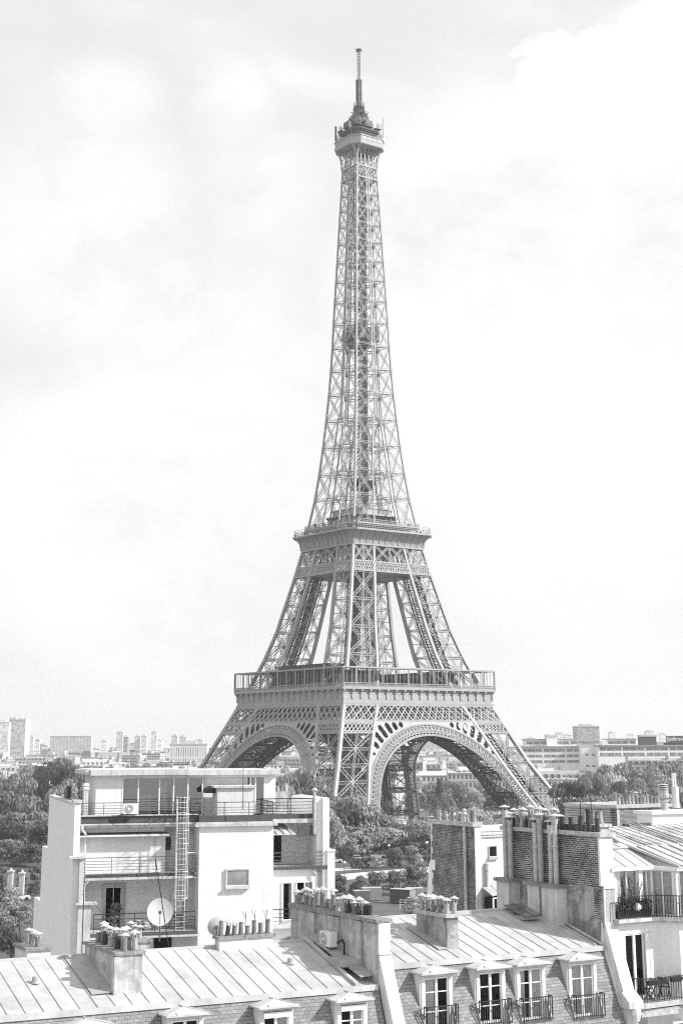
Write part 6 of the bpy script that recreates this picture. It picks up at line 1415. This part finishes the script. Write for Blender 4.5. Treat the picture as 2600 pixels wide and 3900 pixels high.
# landmarks of the skyline
def block(x0, x1, yt, Y, d, m, label, name='tower_block', ang=0, steps=(), top=True):
    a, b_ = at(x0 * K, yt * K, Y), at(x1 * K, yt * K, Y); w = b_.x - a.x; e = empty(name, ((a.x + b_.x) / 2, Y, 0), radians(ang), label=label, cat='building')
    b = MB(); b.box(-w / 2, w / 2, 0, d, 0, a.z); obj('wall', b, m, e)
    r = MB(); r.box(-w / 2 - .3, w / 2 + .3, -.3, d + .3, a.z, a.z + 1)
    if top: r.box(-w * .25, w * .2, d * .2, d * .7, a.z + 1, a.z + 3.2)
    obj('roof', r, ROOFS[2], e)
    for s0, s1, yt2 in steps:
        z = at(x0 * K, yt2 * K, Y).z; q = MB(); q.box(-w / 2 + w * s0, -w / 2 + w * s1, -.2, d * .8, a.z + 1, z); obj('upper_storey', q, m, e)
    return e
TW = facade_mat('tall_front_hazed', .8, .5, 3.2, 2.2, 2.9, 1.5); TWD = facade_mat('tall_front_dark', .34, .2, 3.0, 2.0, 3.0, 1.6); TWP = facade_mat('tall_front_pale_hazed', .85, .55, 3.2, 2.0, 3.0, 1.5)  # pale fronts lightened: part of the distance haze is in their colour
block(-6, 21, 1660, 2000, 26, TW, 'wide tower block at the left edge of the skyline', ang=6)
block(22, 60, 1654, 2060, 24, TW, 'tallest stepped tower block on the left skyline', ang=-4, steps=((0, .45, 1648), (.62, 1, 1650)))
block(116, 210, 1692, 2300, 18, facade_mat('balcony_front', .7, .35, 5.0, 3.0, 2.9, 1.3), 'long slab of balconied flats on the left skyline', 'slab_block', top=False)
for x0, x1, yt, Y, m, lb in ((268, 283, 1683, 2400, TW, 'slim pale tower above the white block on the skyline'), (284, 294, 1693, 2300, TWD, 'small dark tower beside the slim pale one on the skyline'), (310, 322, 1692, 2500, TW, 'left of two low twin towers left of the big tower'), (324, 337, 1692, 2480, TWP, 'right of two low twin towers left of the big tower'), (348, 361, 1682, 2600, TW, 'tall thin tower on the skyline before the splayed leg'), (362, 371, 1701, 2500, TWP, 'low block leaning against the tall thin skyline tower'), (394, 408, 1691, 2300, TW, 'grey tower above the ribbed office block'), (410, 428, 1694, 2350, TWP, 'pale tower right of the grey tower above the ribbed block'),
        (66, 78, 1694, 2400, TWP, 'small pale tower right of the stepped tower'), (80, 92, 1700, 2300, TWP, 'pale low tower between stepped tower and slab'), (232, 246, 1703, 2500, TWP, 'pale low tower right of the balconied slab'), (1252, 1268, 1690, 3000, TWP, 'hazy block at the left of the right skyline'), (1276, 1292, 1684, 3200, TWP, 'hazy tall block left of the square office tower'), (1296, 1312, 1689, 3100, TWP, 'hazy block next to the square office tower'), (1398, 1412, 1683, 3300, TWP, 'hazy small tower right of the square office tower'), (1440, 1454, 1688, 3300, TWP, 'hazy low tower midway on the right skyline'), (1482, 1500, 1680, 3200, TWP, 'hazy tower behind the dark rooftop box'), (1515, 1530, 1686, 3300, TWP, 'hazy tower left of the lettered sign'), (1210, 1228, 1696, 3000, TWP, 'hazy block just right of the big tower'), (450, 466, 1700, 2700, TWP, 'hazy block close by the splayed left leg')):
    block(x0, x1, yt, Y, 20, m, lb)
block(390, 476, 1711, 1300, 16, facade_mat('ribbed_front', .8, .3, 2.0, .8, 9, 7.5), 'pale office block with tall ribbed windows beside the splayed leg', 'office_block')
block(1323, 1375, 1670, 1500, 26, facade_mat('office_front', .5, .34, 1.6, .9, 1.9, 1.0), 'square grey office tower standing high above the right skyline', 'office_tower', steps=((.15, .78, 1666),))
# hotel slabs with their window bands
HOTW = mat('hotel_white', .9, var=.06, scale=.1); HOTG = mat('hotel_glass', .3, var=.5, scale=.4, rough=.25)
def slab(x0, x1, yt, Y, ang, floors, label, d=18, band=1.5, fh=3.1):
    a, b_ = at(x0 * K, yt * K, Y), at(x1 * K, yt * K, Y); w = (b_.x - a.x) / cos(radians(ang)); e = empty('hotel_block', (a.x, Y, 0), radians(ang), label=label, cat='hotel')
    b = MB(); b.box(0, w, 0, d, 0, a.z); obj('wall', b, HOTW, e); rr = MB(); rr.box(-.4, w + .4, -.8, d + .4, a.z, a.z + .6); obj('roof', rr, ROOFS[0], e)
    for k in range(floors):
        z = a.z - 2.3 - k * fh; n = int(w / 4.2)
        g = MB(); g.box(.3, w - .3, -.06, 0, z, z + band); bd = obj('window_band', g, HOTG, e)
        f = MB()
        for j in range(n + 1): x = .3 + (w - .6) * j / n; f.box(x - (.5 if j % 3 == 0 else .12), x + (.5 if j % 3 == 0 else .12), -.12, -.06, z, z + band)
        obj('mullion', f, HOTW, bd)
    return e, w, a.z
slab(1192, 1334, 1717, 880, 0, 3, 'left wing of the long white hotel with dark window bands')
slab(1372, 1590, 1714, 860, 2, 2, 'right wing of the long white hotel under the sign', band=1.9)
e, w, z = slab(1334, 1372, 1706, 868, 0, 0, 'blank white stair block between the two hotel wings')
for k in range(2):
    for j in range(2): b = MB(); b.box(2 + 3.4 * j, 4 + 3.4 * j, -.08, 0, z - 7 - 6 * k, z - 6 - 6 * k); obj('window', b, HOTG, e)
slab(1205, 1325, 1700, 900, 0, 2, 'set back rooftop storey of the left hotel wing', 12); slab(1392, 1460, 1699, 890, 2, 1, 'set back rooftop storey of the right hotel wing', 12)
block(1255, 1278, 1692, 895, 8, HOTW, 'white lift housing on the hotel roof', 'lift_housing', top=False)
DARKB = mat('dark_box', .10, var=.1)
block(1471, 1506, 1692, 872, 10, DARKB, 'dark plant box on the hotel roof left of the sign', 'plant_room', top=False)
a, b_ = at(1530 * K, 1706 * K, 866), at(1575 * K, 1690 * K, 866); sw_, sh_ = b_.x - a.x, b_.z - a.z
sg = empty('hotel_sign', (a.x, 866, a.z), 0, label='dark rooftop hotel sign with white lettering at the right edge', cat='sign')
b = MB(); b.box(0, sw_, 0, 1.2, 0, sh_); b.box(0, sw_, 0.5, 9, -4, 0); obj('panel', b, DARKB, sg)
SIGNW = mat('sign_white', .9, var=.01)
fc = bpy.data.curves.new('lettering', 'FONT'); fc.body = 'pullman'; fc.size = 1.0; fc.extrude = .05; fc.space_character = .92
fo = bpy.data.objects.new('lettering', fc); COL.objects.link(fo)
bpy.context.view_layer.update(); dg = bpy.context.evaluated_depsgraph_get(); tm = bpy.data.meshes.new_from_object(fo.evaluated_get(dg)); bpy.data.objects.remove(fo)
xs = [v.co.x for v in tm.vertices]; sx = sw_ * .70 / (max(xs) - min(xs)); ys = [v.co.y for v in tm.vertices]; sy = sh_ * .74 / (max(ys) - min(ys))
min_x, min_y = min(xs), min(ys)
for v in tm.vertices: v.co = Vector((sw_ * .1 + (v.co.x - min_x) * sx, -.08 - v.co.z, sh_ * .13 + (v.co.y - min_y) * sy))
tm.materials.clear(); tm.materials.append(SIGNW); obj('lettering', tm, None, sg)
b = MB(); b.box(sw_ * .045, sw_ * .07, -.1, 0, sh_ * .12, sh_ * .88); b.box(sw_ * .82, sw_, -.1, 0, sh_ * .62, sh_ * .7); b.box(sw_ * .82, sw_, -.1, 0, sh_ * .3, sh_ * .38); obj('bar', b, SIGNW, sg)
# long pale building under the right arch, each window a part
def long_house(x0, x1, yt, Y, ang, n, label, hh_=13, floors=2):
    a, b_ = at(x0 * K, yt * K, Y), at(x1 * K, yt * K, Y); w = (b_.x - a.x) / cos(radians(ang)); e = empty('long_house', (a.x, Y, 0), radians(ang), label=label, cat='building'); h = a.z
    b = MB(); b.box(0, w, 0, 12, 0, h); b.box(-.3, w + .3, -.4, 12, h - .4, h); b.box(-.1, w + .1, -.2, 0, h - 5.2, h - 4.9); obj('wall', b, mat('long_stone', .5, var=.1, scale=.1), e)
    r = MB(); r.prism([(0, -.2, h), (0, 12.2, h), (0, 6, h + 2.4)], (w, 0, 0)); ro = obj('roof', r, ROOFS[3], e)
    for k in range(int(w / 14)): c = MB(); c.box(6 + 14 * k, 7 + 14 * k, 3, 6, h, h + 3.2); obj('chimney', c, CHIM, ro)
    for k in range(n):
        for f in range(floors): x = w * (k + .5) / n; g = MB(); g.box(x - .55, x + .55, -.06, 0, h - 3.6 - 5 * f, h - 1.2 - 5 * f); obj('window', g, TAR, e)
long_house(938, 1030, 1781, 1000, 5, 9, 'pale stone pavilion wing with tall windows under the right arch'); long_house(1028, 1160, 1775, 985, 0, 14, 'long low stone building behind the trees under the right arch', floors=2)
for (x0, x1, yt, Y, lb) in ((1232, 1290, 1770, 800, 'mansard pavilion with dark roof beside the right tower foot'), (1288, 1345, 1772, 810, 'stone house with dormers left of the right hand trees'), (640, 700, 1738, 1150, 'pale mansard house right of the penthouse under the left arch'), (930, 1010, 1745, 1180, 'row of stone houses upper left in the right arch'), (1010, 1080, 1748, 1160, 'row of stone houses in the middle of the right arch'), (1440, 1570, 1740, 800, 'grey mansard roof under the right hotel wing')):
    a, b_ = at(x0 * K, yt * K, Y), at(x1 * K, yt * K, Y); building('old_town_house', Vector(((a.x + b_.x) / 2, Y, 0)), radians(rc.uniform(-6, 6)), b_.x - a.x, 13, max(8, a.z - 4.2), 'old', lb)
# ------------------------------------------------------------------ haze
hz = MB(); hz.box(-6500, 6500, -40, 12500, -1.0, 345)
hm = bpy.data.materials.new('haze_air'); hm.use_nodes = True; hn = hm.node_tree.nodes; hl_ = hm.node_tree.links
for n in list(hn): hn.remove(n)
ho = hn.new('ShaderNodeOutputMaterial'); hv = hn.new('ShaderNodeVolumePrincipled'); hv.inputs['Color'].default_value = (.97, .97, .97, 1); hv.inputs['Density'].default_value = 0.00012; hv.inputs['Anisotropy'].default_value = 0.2
hl_.new(hv.outputs[0], ho.inputs['Volume'])
obj('haze', hz, hm, kind='stuff', label='thin pale summer haze over the city', cat='haze')
